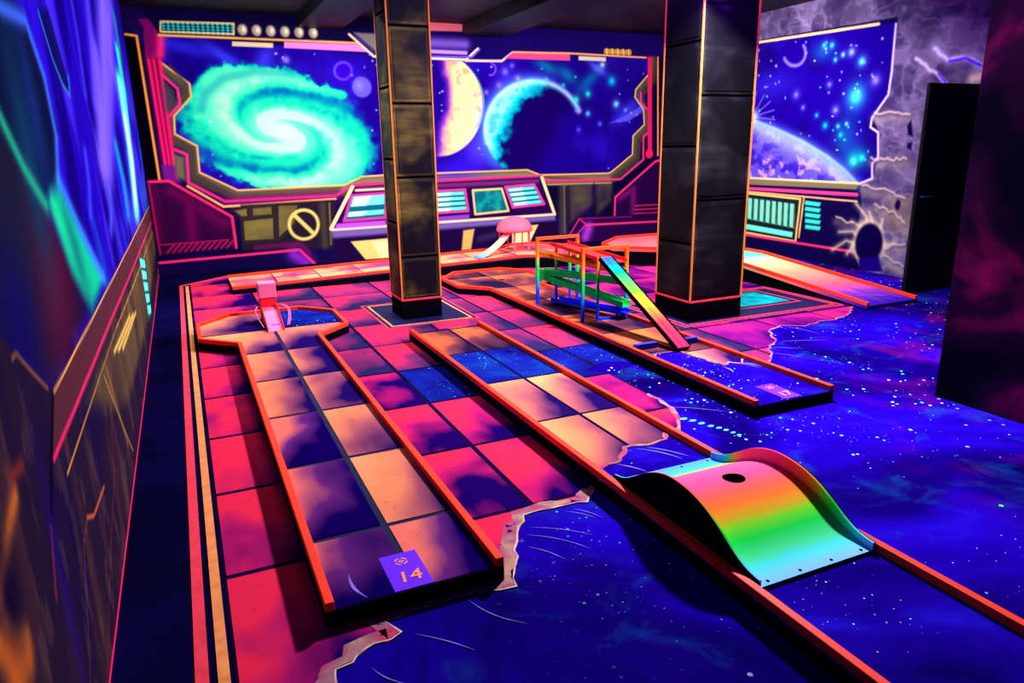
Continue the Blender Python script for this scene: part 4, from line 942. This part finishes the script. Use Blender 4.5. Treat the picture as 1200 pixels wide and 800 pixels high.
m.quad(*[(hx+hr_*math.cos(2*math.pi*k/32), hy+hr_*math.sin(2*math.pi*k/32), hz(hy)-.07) for k in range(32)])
m.build('hole_sleeve', M['black'], sheet)
def gz(y): return hz(y)+.030+.034*math.exp(-((y-2.22)/.36)**4)
for side, xa, xb, xo in ((0, HX0-.010, HX0-.001, HX0-.016), (1, HX1+.001, HX1+.010, HX1+.016)):
    gm = MB(); om = MB()
    for a, b in zip(yy_[:-1], yy_[1:]):
        for mm_, u, v_, lo in ((gm, xa, xb, lambda y: hz(y)-.004), (om, xb if side else xo, xo if side else xa, lambda y: DZ+.0045)):
            for (p0, p1) in ((u, u), (v_, v_)):
                mm_.quad((p0, a, lo(a)), (p0, b, lo(b)), (p0, b, gz(b)), (p0, a, gz(a)))
            mm_.quad((u, a, gz(a)), (u, b, gz(b)), (v_, b, gz(b)), (v_, a, gz(a)))
    for mm_, u, v_, lo in ((gm, xa, xb, lambda y: hz(y)-.004), (om, xb if side else xo, xo if side else xa, lambda y: DZ+.0045)):
        for y in (yy_[0], yy_[-1]): mm_.quad((u, y, lo(y)), (v_, y, lo(y)), (v_, y, gz(y)), (u, y, gz(y)))
    gm.build('side_guard', MH, hump); om.build('side_panel', M['black'], hump)
for y in (1.735, 2.665):
    for x in np.linspace(1.80, 2.28, 4): MB().lathe([(0, .003), (.004, .0028), (.0065, .0015), (.007, 0)], (x, y, hz(y)), 10).build('screw', M['black'], hump)
finish(hump)

# ------------------------------------------------------------------ rainbow ball run on lane 17
ZS = [(0, (30, 50, 255)), (.20, (30, 60, 255)), (.30, (0, 170, 200)), (.38, (10, 215, 120)), (.54, (40, 220, 90)), (.62, (180, 190, 60)), (.70, (255, 140, 40)), (.86, (255, 110, 30)), (1, (255, 66, 46))]
MR = ycol('ball_run_rainbow_paint', ZS, .07, .80, 2)
run = empty('ball_run', (3.49, 6.05, DZ)); tag(run, 'rainbow ball run frame with zigzag troughs and a long slide', 'ball run')
zt = .745; b0 = DZ+.004; pw = .030
XA, XB, YA, YC = 3.225, 3.690, 5.58, 6.50
for y in (YA, YC):
    for x in (XA, XB): MB().bar((x, y, b0), (x, y, zt-.0155), pw).build('post', MR, run, .002)
    MB().bar((XA-pw/2, y, zt), (XB+pw/2, y, zt), pw).build('top_bar', MR, run, .002)
for x, y, z in ((3.385, YA, .66), (3.44, YC, .66), (3.60, YC, .66), (3.60, YA, .30)): MB().bar((x, y, b0), (x, y, z), .024).build('trough_post', MR, run, .002)
MB().bar((3.40, YA, b0+.012), (XB-.016, YA, b0+.012), .022).build('foot_bar', MR, run)
def trough(a, b, w=.085, h=.045, mat=None):
    a = Vector(a); b = Vector(b); d = (b-a).normalized(); x = d.cross(Vector((0, 0, 1))).normalized(); u = x.cross(d); m = MB(); t_ = .006
    for s0, s1, z0, z1 in ((-w/2, w/2, 0, t_), (-w/2, -w/2+t_, t_, h), (w/2-t_, w/2, t_, h)):
        n_ = len(m.v)
        for c in (a, b):
            for s_, z_ in ((s0, z0), (s1, z0), (s1, z1), (s0, z1)): m.v.append(tuple(c+x*s_+u*z_))
        for f in ((0, 1, 2, 3), (7, 6, 5, 4), (0, 4, 5, 1), (1, 5, 6, 2), (2, 6, 7, 3), (3, 7, 4, 0)): m.f.append(tuple(n_+i for i in f))
    m.build('trough', mat or MR, run)
trough((3.52, 5.48, .615), (3.50, 6.56, .665), .22, .035, plain('tray_red_paint', (235, 44, 40), .5, .2))
trough((3.33, 6.62, .56), (3.62, 5.52, .50), .10)
GT = plain('trough_green_paint', (10, 220, 96), .5, .2, .08)
trough((3.64, 5.52, .40), (3.30, 6.58, .375), .10, .055, GT)
trough((3.30, 6.60, .335), (3.62, 5.46, .20), .11, .055, GT)
trough((3.64, 5.50, .125), (3.40, 6.45, .10), .12, .04)
SLS = [(0, (235, 36, 80)), (.26, (235, 50, 60)), (.40, (235, 120, 40)), (.50, (205, 180, 40)), (.58, (100, 210, 40)), (.82, (0, 200, 90)), (.92, (20, 110, 240)), (1, (40, 80, 240))]
MS = ycol('slide_rainbow_paint', SLS, 4.38, 5.48)
sa, sb = Vector((3.45, 4.39, DZ+.027)), Vector((3.41, 5.50, .665))
d = (sb-sa).normalized(); x = d.cross(Vector((0, 0, 1))).normalized(); u = x.cross(d)
def sbar(s0, s1, z0, z1):
    m = MB(); n_ = 0
    for k in range(13):
        c = sa+(sb-sa)*(k/12)
        m.v += [tuple(c+x*s_+u*z_) for s_, z_ in ((s0, z0), (s1, z0), (s1, z1), (s0, z1))]
    for k in range(12):
        for i in range(4):
            j = (i+1) % 4; m.f.append((k*4+i, k*4+j, k*4+4+j, k*4+4+i))
    m.f += [(0, 1, 2, 3), (51, 50, 49, 48)]; return m
sl = sbar(-.062, .062, .004, .012).build('slide', MS, run)
sbar(-.070, -.0625, -.018, .022).build('slide_side', M['black'], sl); sbar(.0625, .070, -.018, .022).build('slide_side', M['black'], sl); sbar(-.062, .062, -.018, .0035).build('slide_underside', M['black'], sl)
sbar(-.006, .006, .0125, .016).build('slide_rib', MS, sl)
finish(run)
for x0, x1, y, lab in ((3.12, 3.325, 4.58, 'small blue barrier block between rail and slide foot, opposite the thick pillar'), (3.54, 3.705, 4.55, 'small blue barrier block between slide foot and rail, on the thick pillar side')):
    o = MB().box(x0, x1, y-.02, y+.02, DZ+.004, DZ+.052).build('barrier_block', M['blue_block'], None, .004); tag(o, lab, 'block')

# ------------------------------------------------------------------ pink box gate on lane 14
gate = empty('ramp_gate', (.64, 6.9, DZ)); tag(gate, 'pink chute ramp leading up into a box on lane 14', 'obstacle')
zc = DZ+.004
m = MB(); m.prism([(.575, 6.60), (.705, 6.60), (.705, 7.06), (.575, 7.06)], zc, lambda x, y: zc+.004+.13*(y-6.6)/.46).build('chute', M['pink'], gate)
for x in (.570, .710):
    MB().bar((x, 6.60, zc+.018), (x, 7.06, zc+.150), .008, .034).build('chute_side', M['pink_red'], gate)
bx = MB().box(.568, .712, 7.065, 7.20, zc, zc+.225).build('box_base', M['pink_red'], gate, .004)
MB().box(.560, .720, 7.05, 7.215, zc+.226, zc+.365).build('box', M['pink'], gate, .006)
for s_, x in ((1, .735), (1, .75), (-1, .548)):
    pts = [(x+s_*.05*math.sin(t), 6.62+.40*k/10, zc+.035+.115*k/10+.05*math.sin(t)) for k, t in enumerate(np.linspace(.2, 3.0, 11))]
    MB().tube(pts, .004, 6).build('wire_guard', M['pink'], gate)
text_mesh('arrow_mark', '>>', .06, M['plate'], gate, (.655, 6.69, zc+.034), math.pi/2).rotation_euler = (math.atan(.13/.46), 0, 0)
finish(gate)

# ------------------------------------------------------------------ domed slide on the back lane
jd = empty('domed_slide', (4.42, 9.45, .15)); tag(jd, 'pink dome on thin legs with a curved pastel slide, on the back lane', 'slide')
cx, cy, cz = 4.40, 9.62, .46; R = .265
dome = MB().lathe([(0.0, .205)]+[(R*math.sin(a), .205*math.cos(a)) for a in np.linspace(.12, math.pi/2, 12)]+[(R-.012, -.012), (R-.03, .0)]+[((R-.03)*math.cos(a), .17*math.sin(a)) for a in np.linspace(.1, 1.5, 8)], (cx, cy, cz), 36)
dome.build('dome', M['jelly'], jd, 0, True)
for k, a in enumerate((-2.0, -.9, -.2, .6, 1.6, 2.5)):
    x_, y_ = cx+.225*math.cos(a), cy+.225*math.sin(a); MB().tube([(x_, y_, zb(x_, y_)+.004), (x_, y_, cz)], .010 if k else .016, 8).build('leg', M['jelly'], jd)
MJ = ycol('pastel_slide_paint', [(0, (90, 110, 255)), (.10, (120, 150, 255)), (.22, (130, 245, 200)), (.45, (215, 245, 170)), (.65, (255, 220, 160)), (.82, (255, 150, 150)), (1, (255, 100, 130))], 3.62, 4.36, 0)
m = MB(); NN = 18; pv = []
for k in range(NN+1):
    t = k/NN; px2 = 3.66+.66*t; pz2 = zb(px2, 9.3)+.012+.30*t**1.7; py2 = 9.26+.30*t
    pv.append((px2, py2, pz2))
w_ = .055; t_ = .008
for k, p_ in enumerate(pv):
    a = Vector(pv[max(k-1, 0)]); b = Vector(pv[min(k+1, NN)]); d = (b-a).normalized(); x = d.cross(Vector((0, 0, 1))).normalized(); u = x.cross(d); c = Vector(p_)
    m.v += [tuple(c+x*s_+u*z_) for s_, z_ in ((-w_, 0), (w_, 0), (w_, .03), (w_-.008, .03), (w_-.008, t_), (-w_+.008, t_), (-w_+.008, .03), (-w_, .03))]
for k in range(NN):
    for i in range(8):
        j = (i+1) % 8; m.f.append((k*8+i, k*8+j, k*8+8+j, k*8+8+i))
m.f += [tuple(range(8)), tuple(reversed(range(NN*8, NN*8+8)))]
m.build('slide', MJ, jd)
finish(jd)
